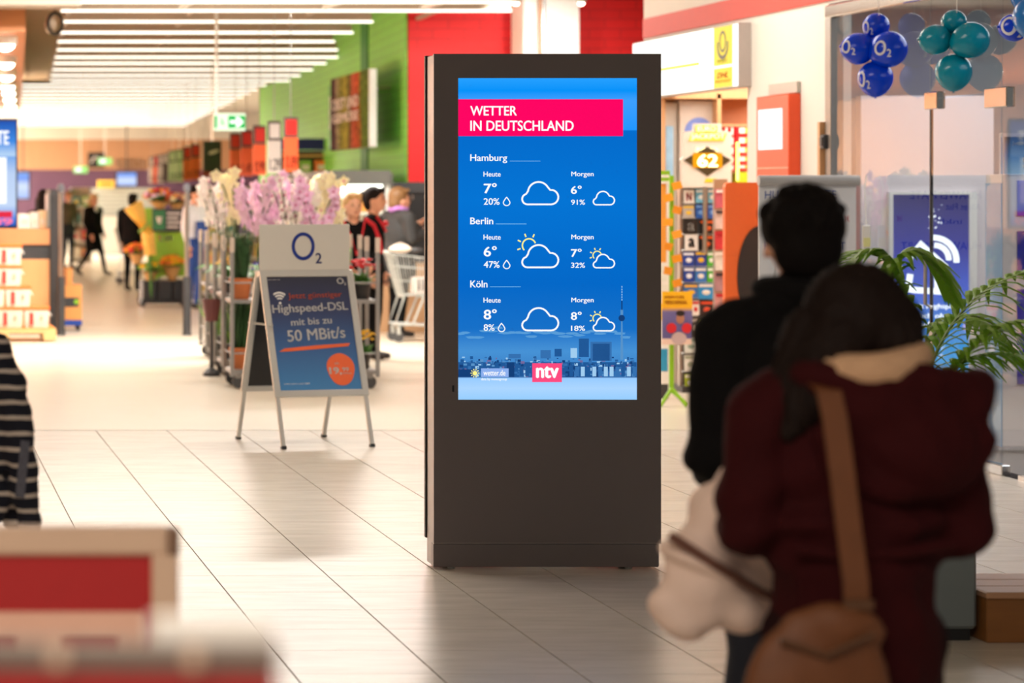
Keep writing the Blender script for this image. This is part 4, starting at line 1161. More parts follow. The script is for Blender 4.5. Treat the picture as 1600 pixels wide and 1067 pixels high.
# advertising screen at the left edge
sc_ = thing('wall_screen', 'bright blue advertising screen at the left picture edge', 'screen', tuple(U(-25, 271, 30)))
def bx(px): return (px - VX) * 30 / F - sc_.location.x
def bz(py): return H - (py - VY) * 30 / F - sc_.location.z
MB().span((bx(-80), 0, bz(357)), (bx(27.5), .06, bz(185)), bev=.004).build('case', M_BLACK, sc_)
s3 = MB().span((bx(-77), -.006, bz(353)), (bx(25), 0, bz(189))).build('screen', ramp_mat('ad_picture', [(0, (40, 90, 190)), (.06, (70, 130, 230)), (.2, (200, 220, 250)), (.5, (190, 212, 246)), (.66, (120, 170, 236)), (.67, (190, 220, 250)), (.8, (60, 140, 230)), (1, (20, 80, 180))], 2, bz(353), bz(189), emit=1.0), sc_)
MB().span((bx(-70), -.010, bz(340)), (bx(19), -.005, bz(330))).build('red_bar', E('ad_red', (236, 40, 70)), s3)
text('0.89', (bx(-40), bz(352), bx(20), bz(341)), -.011, E('ad_pink', (255, 120, 150), 1.2), s3, .05); text('ANGEBOTE', (bx(-75), bz(226), bx(14), bz(204)), -.011, E('ad_white', (255, 255, 255), 1.2), s3, .04)
MB().span((bx(-60), -.010, bz(318)), (bx(10), -.005, bz(246))).build('white_panel', E('ad_white'), s3)
MB().span((bx(-40), .02, -1.6), (bx(-20), .05, bz(350))).build('post', M_DARK, sc_)
# counter with dark corner post
ZC = 33.0
ct = thing('checkout_counter', 'wood panelled counter with dark band and dark corner post', 'counter', ((78 - VX) * ZC / F, ZC, 0))
MB().span((-3.5, 0, 1.05), (0, .9, 1.24), bev=.004).build('worktop', mat('counter_wood', (206, 140, 92), .45, noise=.1, nscale=4), ct); MB().span((-3.5, .03, .88), (0, .9, 1.05)).build('dark_band', M_DARK, ct)
MB().span((-3.5, .03, .04), (-.004, .9, .88)).build('wood_panel', mat('counter_panel', (222, 158, 104), .45, noise=.06, nscale=4, stretch=(6, 6, 1)), ct); MB().span((-3.5, .06, 0), (0, .9, .04)).build('kick_board', M_BLACK, ct)
MB().span((0, -.02, 0), (.135, .9, 1.70), bev=.01).build('corner_post', M_DARK, ct); MB().span((-.03, -.015, 1.25), (.0, .5, 1.64)).build('steel_edge', M_STEEL, ct)
for i, (x0, x1, c) in enumerate(((-.36, -.22, 'EDE6DA'), (-.215, -.12, 'E2DACE'), (-.115, -.03, 'E8C89C'))):
    t = thing('counter_box', ['left white box behind screen on the counter', 'middle white box on the counter', 'cream box beside the steel edge on the counter'][i], 'box', (ct.location.x + (x0 + x1) / 2, ZC + .2, 1.24), 0, 'boxes on the wooden counter')
    MB().span((-(x1 - x0) / 2, 0, 0), ((x1 - x0) / 2, .3, .17 + .02 * i), bev=.004).build('carton', mat('cbox_' + c, c, .6), t)
    MB().span((-(x1 - x0) * .3, -.003, .05), ((x1 - x0) * .3, 0, .11)).build('print', mat('cbox_print', (226, 210, 190), .6), t)
# entrance posts
def gatepost(px, lb):
    Z = 32.8; t = thing('gate_post', lb, 'gate post', ((px - VX) * Z / F, Z, 0), 0, 'entrance posts')
    MB().lathe([(.055, 0), (.055, .02), (.048, .03), (.048, .68)], n=14).build('base', M_DARK, t)
    MB().lathe([(.026, .68), (.026, 1.66)], n=12).build('rod', M_STEEL, t); MB().lathe([(.03, 1.66), (.045, 1.70), (.04, 1.75), (.01, 1.77)], n=12).build('head', mat('post_head', (90, 90, 96), .4), t)
gatepost(95, 'steel entrance post beside the dark counter corner'); gatepost(292, 'steel entrance post beside the flower stand')
# pallet with tubs
ZPa = 31.3
pa = thing('euro_pallet', 'wooden pallet carrying white tubs before the counter', 'pallet', ((88 - VX) * ZPa / F - .6, ZPa, 0))
PW = mat('pallet_wood', (216, 176, 120), .7, noise=.15, nscale=6)
for i in range(5): MB().span((-.6, i * .17, .12), (.6, i * .17 + .12, .144)).build('deck_board', PW, pa)
for j in range(3): MB().span((-.6, j * .34, .098), (.6, j * .34 + .1, .12)).build('bearer', PW, pa)
for i in range(3):
    for j in range(3): MB().span((-.6 + i * .5275, j * .34, .02), (-.455 + i * .5275, j * .34 + .1, .098)).build('block', PW, pa)
MB().span((-.58, .02, .144), (.58, .8, .156)).build('orange_sheet', mat('orange_card_sheet', (240, 140, 70), .6), pa)
TUB = mat('white_tub', (226, 204, 190), .4, noise=.06, nscale=12); LID = mat('orange_lid', (240, 112, 46), .45); TR = mat('tub_red', (226, 60, 50), .5)
def tub(px, row, lb):
    p = (px - VX) * ZPa / F; z = .156 + row * .232
    t = thing('plastic_tub', lb, 'tub', (p, ZPa + .2, z), 0, 'white tubs on the pallet')
    q = MB(); a, b, h = .125, .138, .205
    vs = [(sx * (a if k == 0 else b), sy * (a if k == 0 else b), k * h) for k in (0, 1) for sx, sy in ((-1, -1), (1, -1), (1, 1), (-1, 1))]
    q.add(vs, [(3, 2, 1, 0), (4, 5, 6, 7), (0, 1, 5, 4), (1, 2, 6, 5), (2, 3, 7, 6), (3, 0, 4, 7)]).build('bucket', TUB, t)
    MB().box((0, 0, h + .012), (.29, .29, .036), bev=.006).build('lid', LID, t)
    MB().box((-.06, -.134, .1), (.045, .012, .14)).build('red_stripe', TR, t); MB().box((.05, -.134, .11), (.03, .012, .05)).build('print', mat('tub_print', (240, 160, 130), .5), t)
    MB().tube([(.14, -.02, .17), (.165, -.02, .13), (.165, .02, .13), (.14, .02, .17)], .006, 6).build('handle', M_WHITE, t)
for px, row, lb in ((58, 0, 'bottom row white tub at the right end of the pallet'), (17, 0, 'bottom row white tub, second from the right'), (-24, 0, 'bottom row white tub cut by the left edge'), (29, 1, 'second row white tub, right one'), (-12, 1, 'second row white tub cut by left edge'), (15, 2, 'third row white tub of the stack'), (15, 3, 'topmost white tub of the stack')): tub(px, row, lb)
# cardboard boxes behind the post
bxs = thing('blue_dolly', 'blue plastic dolly under the brown boxes', 'dolly', ((110 - VX) * 33.8 / F, 33.8, 0))
MB().span((-.14, 0, .06), (.14, .5, .13), bev=.01).build('deck', mat('blue_plastic', (30, 70, 160), .4), bxs)
for x in (-.1, .1):
    for y in (.06, .44): MB().cyl((x - .015, y, .03), (x + .015, y, .03), .03, 10).build('wheel', M_BLACK, bxs)
KR = mat('brown_cardboard', (226, 152, 84), .7, noise=.06)
t = thing('cardboard_box', 'large brown box with dark label on the blue dolly', 'box', (bxs.location.x, 33.8, .13), 0, 'brown boxes behind the post')
MB().span((-.15, 0, 0), (.14, .45, .42), bev=.004).build('carton', KR, t); MB().span((-.15, -.004, .16), (.10, 0, .27)).build('label', M_DARK, t); MB().ell((.07, -.004, .22), (.028, .004, .03), None, 8, 6).build('green_mark', LG, t)
t = thing('cardboard_box', 'small brown box on top of the large one', 'box', (bxs.location.x - .06, 33.85, .55), 0, 'brown boxes behind the post')
MB().span((-.1, 0, 0), (.09, .3, .2), bev=.004).build('carton', KR, t); MB().span((-.03, -.003, .0), (.02, 0, .2)).build('tape', mat('tape_brown', (180, 110, 60), .5), t)

# ------------------------------------------------------------------ price boards
BR = mat('board_red', (226, 50, 46), .5); BO = mat('board_orange', (250, 104, 62), .5, noise=.04); BF = mat('board_frame', (92, 78, 74), .5); BWh = mat('board_pale', (226, 216, 210), .5); BT = mat('board_text', (150, 52, 36), .5); BTd = mat('board_text_dark', (70, 60, 58), .5)
boards = [(455, 183, 267, 'o', '0.89'), (429, 189, 270, 'w', '1.29'), (406, 196, 273, 'o', '0.99'), (386, 203, 275, 'o', '1.49'), (368, 208, 276, 'o', '2.49'), (306, 225, 281, 'o', '3.99'), (293, 229, 282, 'o', '1.19'), (280, 233, 284, 'w', '0.79'), (269, 235, 284, 'w', '2.29'), (260, 240, 284, 'd', None), (252, 242, 286, 'w', '0.59'), (245, 243, 286, 'o', '1.99'), (238, 245, 286, 'w', '1.09')]
for i, (px, y0, y1, kind, pr) in enumerate(boards):
    Z = 33 * 114.0 / (VY - y0)
    p = U(px, y1, Z); wpx = [23, 21, 21, 17, 17, 15, 12, 11, 10, 7, 7, 6, 7][i]
    hgt = (y1 - y0) * Z / F; W2 = max(wpx * Z / F, .17) / math.cos(.5)
    t = thing('price_board', '%s nearest price board of the hanging row, %s' % (ORD[i], {'o': 'orange with red head', 'w': 'white with dark head', 'd': 'plain dark grey'}[kind]), 'price board', tuple(p), .5, 'price boards hanging in a row')
    MB().span((-W2 / 2, 0, hgt * .62), (W2 / 2, .02, hgt), bev=.003).build('head_frame', BF, t)
    MB().span((-W2 * .38, -.006, hgt * .67), (W2 * .38, 0, hgt * .95)).build('head_field', BR if kind == 'o' else BWh, t)
    sh = MB().span((-W2 / 2, 0, 0), (W2 / 2, .01, hgt * .62)).build('price_sheet', {'o': BO, 'w': BWh, 'd': BF}[kind], t)
    if pr: text(pr, (-W2 * .40, hgt * .05, W2 * .42, hgt * .28), -.004, BT if kind == 'o' else BTd, sh, .03)
    MB().cyl((0, .01, hgt), (0, .01, 4.25 - p.z), .006, 5).build('hanger', M_STEEL, t)
p = U(332, 268, 46); t = thing('picture_board', 'black picture board with a pale fish between the price boards', 'picture board', tuple(p), .3)
MB().span((-.16, 0, 0), (.16, .03, .50), bev=.004).build('panel', mat('board_black', (46, 42, 40), .4), t); MB().ell((.02, -.004, .32), (.10, .008, .03), (0, -.3, 0), 10, 6).build('fish', mat('fish_pale', (214, 190, 176), .4), t); MB().span((-.18, .0, -.1), (.2, .02, 0)).build('red_rail', mat('rail_red', (150, 50, 34), .5), t)
MB().cyl((0, .01, .5), (0, .01, 4.25 - p.z), .01, 5).build('hanger', M_STEEL, t)

# ------------------------------------------------------------------ vegetable poster on the green wall
pz_ = 36.6
A, B = U(583, 107, 36.6), U(523, 125, 40.3)
ang = math.atan2(A.y - B.y, A.x - B.x)
vp = thing('produce_poster', 'large vegetable picture with white letters on the green wall', 'poster', ((A.x + B.x) / 2, (A.y + B.y) / 2, 2.25), ang)
Lp = math.hypot(A.x - B.x, A.y - B.y)
def veg_mat():
    m = bpy.data.materials.new('vegetable_print'); m.use_nodes = True; nt = m.node_tree; b = nt.nodes['Principled BSDF']; L = nt.links.new
    tc = nt.nodes.new('ShaderNodeTexCoord'); mp = nt.nodes.new('ShaderNodeMapping'); mp.inputs['Scale'].default_value = (1, 1, .35)
    nz = nt.nodes.new('ShaderNodeTexNoise'); nz.inputs['Scale'].default_value = 2.2; nz.inputs['Detail'].default_value = 2
    sx = nt.nodes.new('ShaderNodeSeparateXYZ'); mr = nt.nodes.new('ShaderNodeMapRange'); mr.inputs[1].default_value = -Lp / 2; mr.inputs[2].default_value = Lp / 2
    ad = nt.nodes.new('ShaderNodeMath'); ad.operation = 'MULTIPLY_ADD'; ad.inputs[1].default_value = .22
    cr = nt.nodes.new('ShaderNodeValToRGB'); el_ = cr.color_ramp.elements
    st = [(.0, (60, 40, 44)), (.22, (96, 56, 66)), (.3, (190, 176, 150)), (.38, (150, 150, 60)), (.52, (196, 190, 80)), (.62, (110, 100, 50)), (.7, (206, 110, 80)), (.84, (230, 96, 60)), (.93, (120, 150, 60))]
    while len(el_) < len(st): el_.new(.5)
    for e, (q, c) in zip(el_, st): e.position = q; e.color = lin(c)
    vo = nt.nodes.new('ShaderNodeTexVoronoi'); vo.inputs['Scale'].default_value = 14; mx = nt.nodes.new('ShaderNodeMix'); mx.data_type = 'RGBA'; mx.blend_type = 'MULTIPLY'; mx.inputs[0].default_value = .95
    L(tc.outputs['Object'], mp.inputs[0]); L(mp.outputs[0], nz.inputs['Vector']); L(tc.outputs['Object'], sx.inputs[0]); L(sx.outputs[0], mr.inputs[0])
    L(nz.outputs[0], ad.inputs[0]); L(mr.outputs[0], ad.inputs[2]); L(ad.outputs[0], cr.inputs[0]); L(tc.outputs['Object'], vo.inputs['Vector']); L(cr.outputs[0], mx.inputs[6]); L(vo.outputs[0], mx.inputs[7]); L(mx.outputs[2], b.inputs['Base Color']); b.inputs['Roughness'].default_value = .9; b.inputs['Specular IOR Level'].default_value = .1
    return m
MB().span((-Lp / 2, -.05, 0), (Lp / 2, .05, 1.02), bev=.01).build('panel', M_WHITE, vp)
vf = MB().span((-Lp / 2, -.056, .0), (Lp / 2 - .05, -.05, 1.02)).build('picture', veg_mat(), vp)
text('OBST UND', (-Lp * .46, .56, Lp * .25, .72), -.060, BWh, vf, .06); text('GEMÜSE', (-Lp * .46, .38, Lp * .25, .54), -.060, BWh, vf, .06)
gb = MB().span((-Lp / 2 - .55, -.02, .02), (-Lp / 2 - .02, .02, .95)).build('side_banner', mat('banner_green', (70, 170, 60), .5), vp)
text('FRISCH', (-Lp / 2 - .42, .3, -Lp / 2 - .15, .8), -.024, M_WHITE, gb, .03)
for x in (-.8, .8): MB().tube([(x, .05, .8), (x, .42, .8)], .03, 8).build('bracket', M_STEEL, vp)
# shelf behind, blue header, orange boxes
sh = thing('wall_shelf', 'tall shelf with dark blue header behind the price boards', 'shelf', tuple(U(490, 400, 47)))
sh.location.z = 0
MB().span((-.55, .3, 0), (.55, .4, 2.35)).build('back_panel', BF, sh); MB().span((-.55, -.02, 2.36), (.55, .1, 2.55)).build('header', mat('header_blue', (30, 34, 110), .5), sh)
for z in (.5, 1.0, 1.5, 1.95, 2.28): MB().span((-.55, 0, z - .03), (.55, .4, z)).build('shelf_board', mat('shelf_amber', (240, 190, 120), .5), sh)
for x in (-.54, .54): MB().span((x - .015, 0, 0), (x + .015, .4, 2.5)).build('upright', BF, sh)
for i, (x, c) in enumerate(((-.40, 'E88428'), (-.14, '8CB850'), (.12, 'F08030'), (.38, 'F08838'))):
    t = thing('product_box', '%s box from the left on the top board under the blue header' % ORD[i], 'product box', (sh.location.x + x, 46.95, 1.95), 0, 'boxes under the blue header')
    MB().span((-.1, 0, 0), (.1, .2, .24), bev=.005).build('carton', mat('prod_' + c, c, .5), t); MB().span((-.06, -.004, .08), (.06, 0, .16)).build('label', BWh, t)

# ------------------------------------------------------------------ chilled cabinet
cb = thing('chilled_cabinet', 'open lit chiller cabinet with grey canopy along the green wall', 'chiller cabinet', (5.25, 34.2, 0))
CG = mat('canopy_grey', (98, 98, 92), .5); CW = mat('chiller_white', (240, 240, 234), .4)
def skew(mb):  # follows the slant of the green wall
    return mb.xf(Matrix(((1, .055, 0, 0), (0, 1, 0, 0), (0, 0, 1, 0), (0, 0, 0, 1))))
skew(MB().span((-.02, 0, 1.76), (.70, 9, 1.93), bev=.004)).build('canopy', CG, cb); skew(MB().span((.70, 0.1, 1.6), (.74, 9, 1.9))).build('canopy_end', CG, cb)
skew(MB().span((.62, .1, .2), (.70, 9, 1.76))).build('back_wall', CW, cb)
skew(MB().span((.0, .05, 0), (.70, 9, .36))).build('base', M_BLACK, cb)
skew(MB().span((.02, .05, 1.72), (.6, 8.9, 1.755))).build('light_panel', E('chiller_light', (255, 252, 240), 5.0), cb)
for z in (.72, 1.06, 1.42): skew(MB().span((.1, .05, z - .03), (.62, 8.9, z))).build('shelf_board', CW, cb)
skew(MB().span((.0, .0, .36), (.62, .015, 1.76))).build('end_glass', glass_mat('chiller_glass', (.93, .96, .95), 1.0), cb)
for x in (.0, .62): skew(MB().span((x - .012, -.01, .36), (x + .012, .03, 1.76))).build('end_post', CG, cb)
rnd = random.Random(11); pc = ['F0E8D8', 'E8D060', 'B8D860', 'F4F0E8', 'E09040', 'D8E8D0', 'F0C8C8', 'FFFFFF']
shelfn = {.36: 'lowest', .72: 'second', 1.06: 'third', 1.42: 'top'}
for z in (.36, .72, 1.06, 1.42):
    for i in range(9):
        y = .25 + i * .95; c = pc[rnd.randrange(8)]
        t = thing('chilled_pack', '%s pack from the front on the %s board of the chiller cabinet' % (ORD[i], shelfn[z]), 'food pack', (5.25 + .32 + .055 * y, 34.2 + y, z), 0, 'packs in the chiller cabinet')
        h_ = rnd.uniform(.12, .24)
        MB().span((-.16, 0, 0), (.16, .6, h_), bev=.02).build('pack', mat('pack_' + c, c, .4, noise=.15, nscale=9), t); MB().span((-.166, .1, h_ * .3), (-.158, .5, h_ * .7)).build('label', mat('pack_' + pc[(i * 3 + 1) % 8], pc[(i * 3 + 1) % 8], .4), t)
bkc = thing('black_cabinet', 'black tall cabinet below the red wall with small white hooks', 'cabinet', (6.10, 35.3, 0))
MB().span((0, 0, 0), (1.55, .5, 1.76), bev=.004).build('body', M_BLACK, bkc); MB().span((0, -.03, 1.66), (1.55, 0, 1.79)).build('top_edge', mat('cab_edge', (52, 52, 54), .5), bkc)
for i in range(4): MB().box((.12 + i * .18, -.05, 1.60), (.02, .06, .05)).build('hook', M_STEEL, bkc)
MB().box((.1, -.01, 1.46), (.07, .02, .10)).build('tag', BWh, bkc)
wc = thing('wood_counter', 'low wooden counter behind the shopping trolley', 'counter', (5.75, 33.4, 0))
MB().span((-.55, 0, 0), (.9, .6, .84), bev=.004).build('body', mat('tan_counter', (190, 150, 112), .5, noise=.08), wc); MB().span((-.58, -.03, .84), (.93, .6, .88)).build('worktop', M_DARK, wc)

# ------------------------------------------------------------------ shopping trolleys
WIRE = mat('zinc_wire', (190, 194, 190), .4, metal=.4); TY = mat('trolley_rubber', (70, 70, 72), .6)
def trolley(label):
    t = thing('shopping_trolley', label, 'trolley', (0, 0, 0), 0, 'shopping trolleys')
    # local: nose towards +x, handle at -x
    def P(u_, v_, w_):  # u 0..1 along, v -1..1 across, w 0..1 up
        l0 = .12 - .12 * w_; l1 = .74 + .14 * w_
        hwid = .20 + .06 * w_ - .05 * u_
        return (l0 + (l1 - l0) * u_ - .1, v_ * hwid, .52 + w_ * (.46 - .10 * u_))
    q = MB()
    for v in (-1, 1):
        for i in range(15): q.tube([P(i / 14, v, 0), P(i / 14, v, 1)], .0035, 4)
        for w_ in (0, .35, .7, 1): q.tube([P(0, v, w_), P(1, v, w_)], .006 if w_ in (0, 1) else .004, 4)
    for i in range(11):
        v = -1 + .2 * i; q.tube([P(0, v, 0), P(1, v, 0)], .0035, 4); q.tube([P(1, v, 0), P(1, v, 1)], .0035, 4); q.tube([P(0, v, 0), P(0, v, 1)], .0035, 4)
    for w_ in (0, .35, .7, 1): q.tube([P(1, -1, w_), P(1, 1, w_)], .005, 4); q.tube([P(0, -1, w_), P(0, 1, w_)], .005, 4)
    q.build('basket', WIRE, t)
    MB().tube([(-.14, -.27, 1.0), (-.14, .27, 1.0)], .016, 8).build('handle', mat('trolley_grip', (200, 204, 200), .4), t)
    q = MB()
    for v in (-.2, .2):
        q.tube([(.04, v, .50), (-.06, v, .20), (.70, v * .8, .17)], .013, 6); q.tube([(.26, v, .50), (.14, v, .20)], .012, 6); q.tube([(.04, v, .50), (-.06, v * 1.2, .94), (-.14, v * 1.3, 1.0)], .010, 6)
    q.tube([(.04, -.2, .50), (.04, .2, .50)], .012, 6); q.tube([(.26, -.2, .50), (.26, .2, .50)], .012, 6); q.tube([(.14, -.2, .2), (.14, .2, .2)], .012, 6); q.tube([(.70, -.16, .17), (.70, .16, .17)], .012, 6); q.tube([(.0, -.2, .2), (.0, .2, .2)], .012, 6)
    q.build('frame', WIRE, t)
    MB().box((.3, 0, .19), (.66, .34, .02)).build('lower_tray', WIRE, t)
    for x in (-.02, .66):
        for v in (-.19, .19):
            wo = MB().cyl((x, v - .014, .06), (x, v + .014, .06), .06, 14).build('wheel', TY, t); MB().box((x, v, .13), (.04, .04, .09)).build('fork', WIRE, wo)
    return t
tr1 = trolley('zinc wire shopping trolley beside the woman in grey jacket'); tr1.location = ((607 - VX) * 31.5 / F + .1, 31.5, 0)
t = thing('packed_goods', 'white pack with dark stripes lying in the near shopping trolley', 'food pack', (tr1.location.x + .32, 31.5, .535)); MB().box((0, 0, .09), (.3, .24, .18), bev=.01).build('pack', BWh, t)
for i in range(5): MB().box((-.1 + i * .05, -.122, .1), (.018, .006, .13)).build('dark_stripe', BTd, t)
t = thing('handbag', 'pale handbag lying on the near trolley handle', 'bag', (tr1.location.x + .02, 31.42, .99)); MB().ell((0, 0, .045), (.13, .07, .045), None, 14, 8).build('body', mat('pale_bag', (236, 216, 200), .6), t); MB().ell((.17, .02, .03), (.09, .06, .035), None, 12, 6).build('dark_pouch', M_DARK, t); MB().tube([(-.08, 0, .08), (0, 0, .11), (.08, 0, .08)], .008, 6).build('strap', mat('pale_bag'), t)
tr2 = dup(tr1, ((180 - VX) * 51 / F + .1, 51, 0), 0, 'far empty trolley beside the tall flower stand')

# ------------------------------------------------------------------ plants
GL = [mat('leaf_green', (66, 120, 44), .5, noise=.3, nscale=25), mat('leaf_dark', (42, 84, 38), .5, noise=.3, nscale=25), mat('leaf_light', (120, 168, 60), .5, noise=.3, nscale=25)]
TC = mat('terracotta', (196, 112, 62), .7, noise=.1); PB = mat('pot_black', (40, 38, 38), .5); PWt = mat('pot_white', (226, 222, 214), .4)
def pot_mb(r, h): return MB().lathe([(r * .74, 0), (r * .98, h * .8), (r * 1.06, h * .8), (r * 1.06, h), (r * .94, h), (r * .9, h * .85)], n=16)
def orchid(bm, seed):
    rnd = random.Random(seed); t = thing('orchid', 'orchid', 'orchid', (0, 0, 0), 0, 'orchids on the flower trolleys')
    pot_mb(.065, .12).build('pot', PWt, t)
    q = MB()
    for i in range(6):
        a = i * 1.05 + rnd.uniform(-.2, .2); q.leaf((0, 0, .11), (math.cos(a), math.sin(a), .5), .15, .055, .6)
    q.build('leaves', GL[0], t)
    st = MB(); bl = MB()
    for k in range(3):
        a = rnd.uniform(0, 6.28); dx_, dy_ = math.cos(a), math.sin(a); top = rnd.uniform(.52, .66)
        pts = [(dx_ * .10 * s * s, dy_ * .10 * s * s, .10 + top * (s - .12 * s ** 4)) for s in [i / 7 for i in range(8)]]
        st.tube(pts, .004, 5)
        for m_ in range(7):
            s = .55 + .45 * m_ / 6; c = Vector((dx_ * .12 * s * s + rnd.uniform(-.04, .04), dy_ * .12 * s * s + rnd.uniform(-.04, .04), .10 + top * s * .97))
            yaw_ = rnd.uniform(-1, 1)
            for p_ in range(5):
                an = p_ * 1.2566 + .3; d = Vector((math.cos(an) * math.cos(yaw_), -.25 + math.cos(an) * math.sin(yaw_) * .5, math.sin(an)))
                bl.leaf(c, d, .05, .045, .1, 0, 2, Vector((.1, -1, .2)))
            bl.ell(c + Vector((0, -.008, 0)), (.009, .009, .009), None, 6, 4, 1)
    st.build('stems', GL[1], t); bl.build('blossoms', [bm, mat('orchid_heart', (214, 110, 160), .5)], t)
    return t
def herb(pm, r, h, n, m, seed, nm, lb, cat, wd=.012, spread=.5, lean=.25):
    rnd = random.Random(seed); t = thing(nm, lb, cat, (0, 0, 0), 0, 'potted plants on the flower trolleys')
    pot_mb(r, r * 1.9).build('pot', pm, t); q = MB()
    for i in range(n):
        a = rnd.uniform(0, 6.28); sp = rnd.uniform(0, spread); b = (rnd.uniform(-.5, .5) * r, rnd.uniform(-.5, .5) * r, r * 1.7)
        L_ = h * rnd.uniform(.6, 1)
        q.leaf(b, (math.cos(a) * sp, math.sin(a) * sp, 1), L_, wd * rnd.uniform(.8, 1.4), lean * rnd.uniform(.2, 1) * sp, 0, 4)
        for k in range(4):
            z = rnd.uniform(.3, .95); bp_ = Vector(b) + Vector((math.cos(a) * sp, math.sin(a) * sp, 1)).normalized() * L_ * z
            a2 = rnd.uniform(0, 6.28); q.leaf(bp_, (math.cos(a2), math.sin(a2), .9), .05, wd * .9, .3, 0, 2)
    q.build('foliage', m, t)
    return t
def flowering(pm, fm, seed, nm, lb, nb=22, r=.07, bs=.024):
    rnd = random.Random(seed); t = thing(nm, lb, 'flower', (0, 0, 0), 0, 'flowering plants')
    pot_mb(r, r * 1.7).build('pot', pm, t); q = MB(); f = MB()
    for i in range(46):
        a = rnd.uniform(0, 6.28); q.leaf((rnd.uniform(-.03, .03), rnd.uniform(-.03, .03), r * 1.6), (math.cos(a), math.sin(a), rnd.uniform(.5, 2)), rnd.uniform(.10, .2), .05, .3, 0, 3)
    for i in range(nb):
        a = rnd.uniform(0, 6.28); rr = rnd.uniform(0, .13); c = Vector((rr * math.cos(a), rr * math.sin(a), r * 1.6 + .19 - rr * rr * 4 + rnd.uniform(-.02, .03)))
        for p_ in range(5): f.leaf(c, (math.cos(p_ * 1.2566), math.sin(p_ * 1.2566), .5), bs * 1.2, bs, .3, 0, 2)
        f.ell(c + Vector((0, 0, .006)), (bs * .55, bs * .55, bs * .4), None, 7, 4)
    q.build('foliage', GL[0], t); f.build('blossoms', fm, t)
    return t
WO = mat('orchid_white', (246, 238, 232), .6, noise=.04); PO = mat('orchid_pink', (238, 196, 224), .6, noise=.15); CO = mat('orchid_cream', (242, 232, 190), .6, noise=.08)
YF = mat('yellow_petal', (250, 196, 20), .5, noise=.08); RF = mat('red_petal', (216, 30, 34), .5, noise=.1); BF_ = mat('violet_petal', (70, 60, 190), .5, noise=.1); OF = mat('orange_petal', (240, 130, 40), .5, noise=.1)

# four plant trolleys one behind the other
ZINC = mat('galvanised_steel', (150, 148, 146), .45, metal=.5, noise=.1)
def plant_trolley(label):
    t = thing('plant_trolley', label, 'plant trolley', (0, 0, 0), 0, 'plant trolleys')
    w2, d2 = .62, .28
    for x in (-w2, w2):
        for y in (-d2, d2):
            po_ = MB().span((x - .016, y - .016, .10), (x + .016, y + .016, 1.28)).build('post', ZINC, t)
            MB().span((x - .018, y - .018, 1.16), (x + .018, y + .018, 1.285)).build('post_cap', mat('post_cap_pale', (206, 190, 176), .6), po_)
    for z in (.16, .76): MB().box((0, 0, z - .02), (2 * w2, 2 * d2, .03)).build('shelf_board', ZINC, t)
    for z in (.30, .90): MB().tube([(-w2, -d2, z), (w2, -d2, z)], .007, 6).build('rail', ZINC, t); MB().tube([(-w2, -d2, z), (-w2, d2, z)], .007, 6).build('rail', ZINC, t)
    for x in (-w2 + .06, w2 - .06):
        for y in (-d2 + .05, d2 - .05):
            wh = MB().cyl((x, y - .016, .055), (x, y + .016, .055), .055, 14).build('wheel', TY, t); MB().box((x, y, .11), (.05, .05, .05)).build('fork', ZINC, wh)
    return t
pt0 = plant_trolley('nearest steel plant trolley behind the pavement sign')
base = []
for i in range(4):
    Z = 24.25 + i * 1.45; X = 3.44 + i * .085
    o = pt0 if i == 0 else dup(pt0, (X, Z, 0), 0, '%s nearest steel plant trolley behind the pavement sign' % ORD[i])
    o.location = (X, Z, 0); base.append((X, Z))
protos = {'ow': orchid(WO, 1), 'op': orchid(PO, 2), 'oc': orchid(CO, 3),
          'hr': herb(TC, .085, .42, 150, GL[1], 4, 'rosemary', 'x', 'herb', .010, .35, .2), 'hg': herb(PB, .07, .34, 60, GL[2], 5, 'grass_plant', 'x', 'plant', .022, .6, .5),
          'hs': herb(PWt, .07, .5, 16, GL[2], 6, 'snake_plant', 'x', 'plant', .06, .25, .1),
          'fy': flowering(PB, YF, 7, 'yellow_flower', 'x'), 'fr': flowering(PB, RF, 8, 'red_flower', 'x', 26, .07, .034), 'fv': flowering(PB, BF_, 9, 'violet_flower', 'x'), 'fo': flowering(TC, OF, 10, 'orange_flower', 'x')}
used = set()
desc = {'ow': 'white orchid', 'op': 'pink orchid', 'oc': 'cream orchid', 'hr': 'dense dark green herb', 'hg': 'light green grass plant', 'hs': 'strap-leaved plant', 'fy': 'yellow flowering plant', 'fr': 'red flowering plant', 'fv': 'violet flowering plant', 'fo': 'orange flowering plant'}
def put(kind, X, Z, z, lb, sc=1.0):
    o = protos[kind]
    if kind in used: o = dup(o, (X, Z, z), random.uniform(0, 6), lb)
    else: used.add(kind); o['label'] = lb; o.rotation_euler.z = random.uniform(0, 6)
    o.location = (X, Z, z); o.scale = (sc, sc, sc)
tn = ['nearest', 'second', 'third', 'rearmost']
random.seed(21)
lay = {(0, .755): ['hr', 'fv', 'hr', 'hr', 'hg', 'fr'], (0, .155): ['hr', 'hs', 'fo', 'hg', 'fy', 'fy'], (1, .755): ['fy', 'op', 'ow', 'op', 'oc'], (1, .155): ['hg', 'fv', 'hr', 'hg', 'fr', 'fy'], (2, .755): ['ow', 'op', 'ow', 'oc'], (2, .155): ['hg', 'hr', 'fo', 'hg', 'fy', 'hr'], (3, .755): ['ow', 'op', 'ow', 'oc'], (3, .155): ['hg', 'hr', 'fy', 'hr', 'hg', 'fv']}
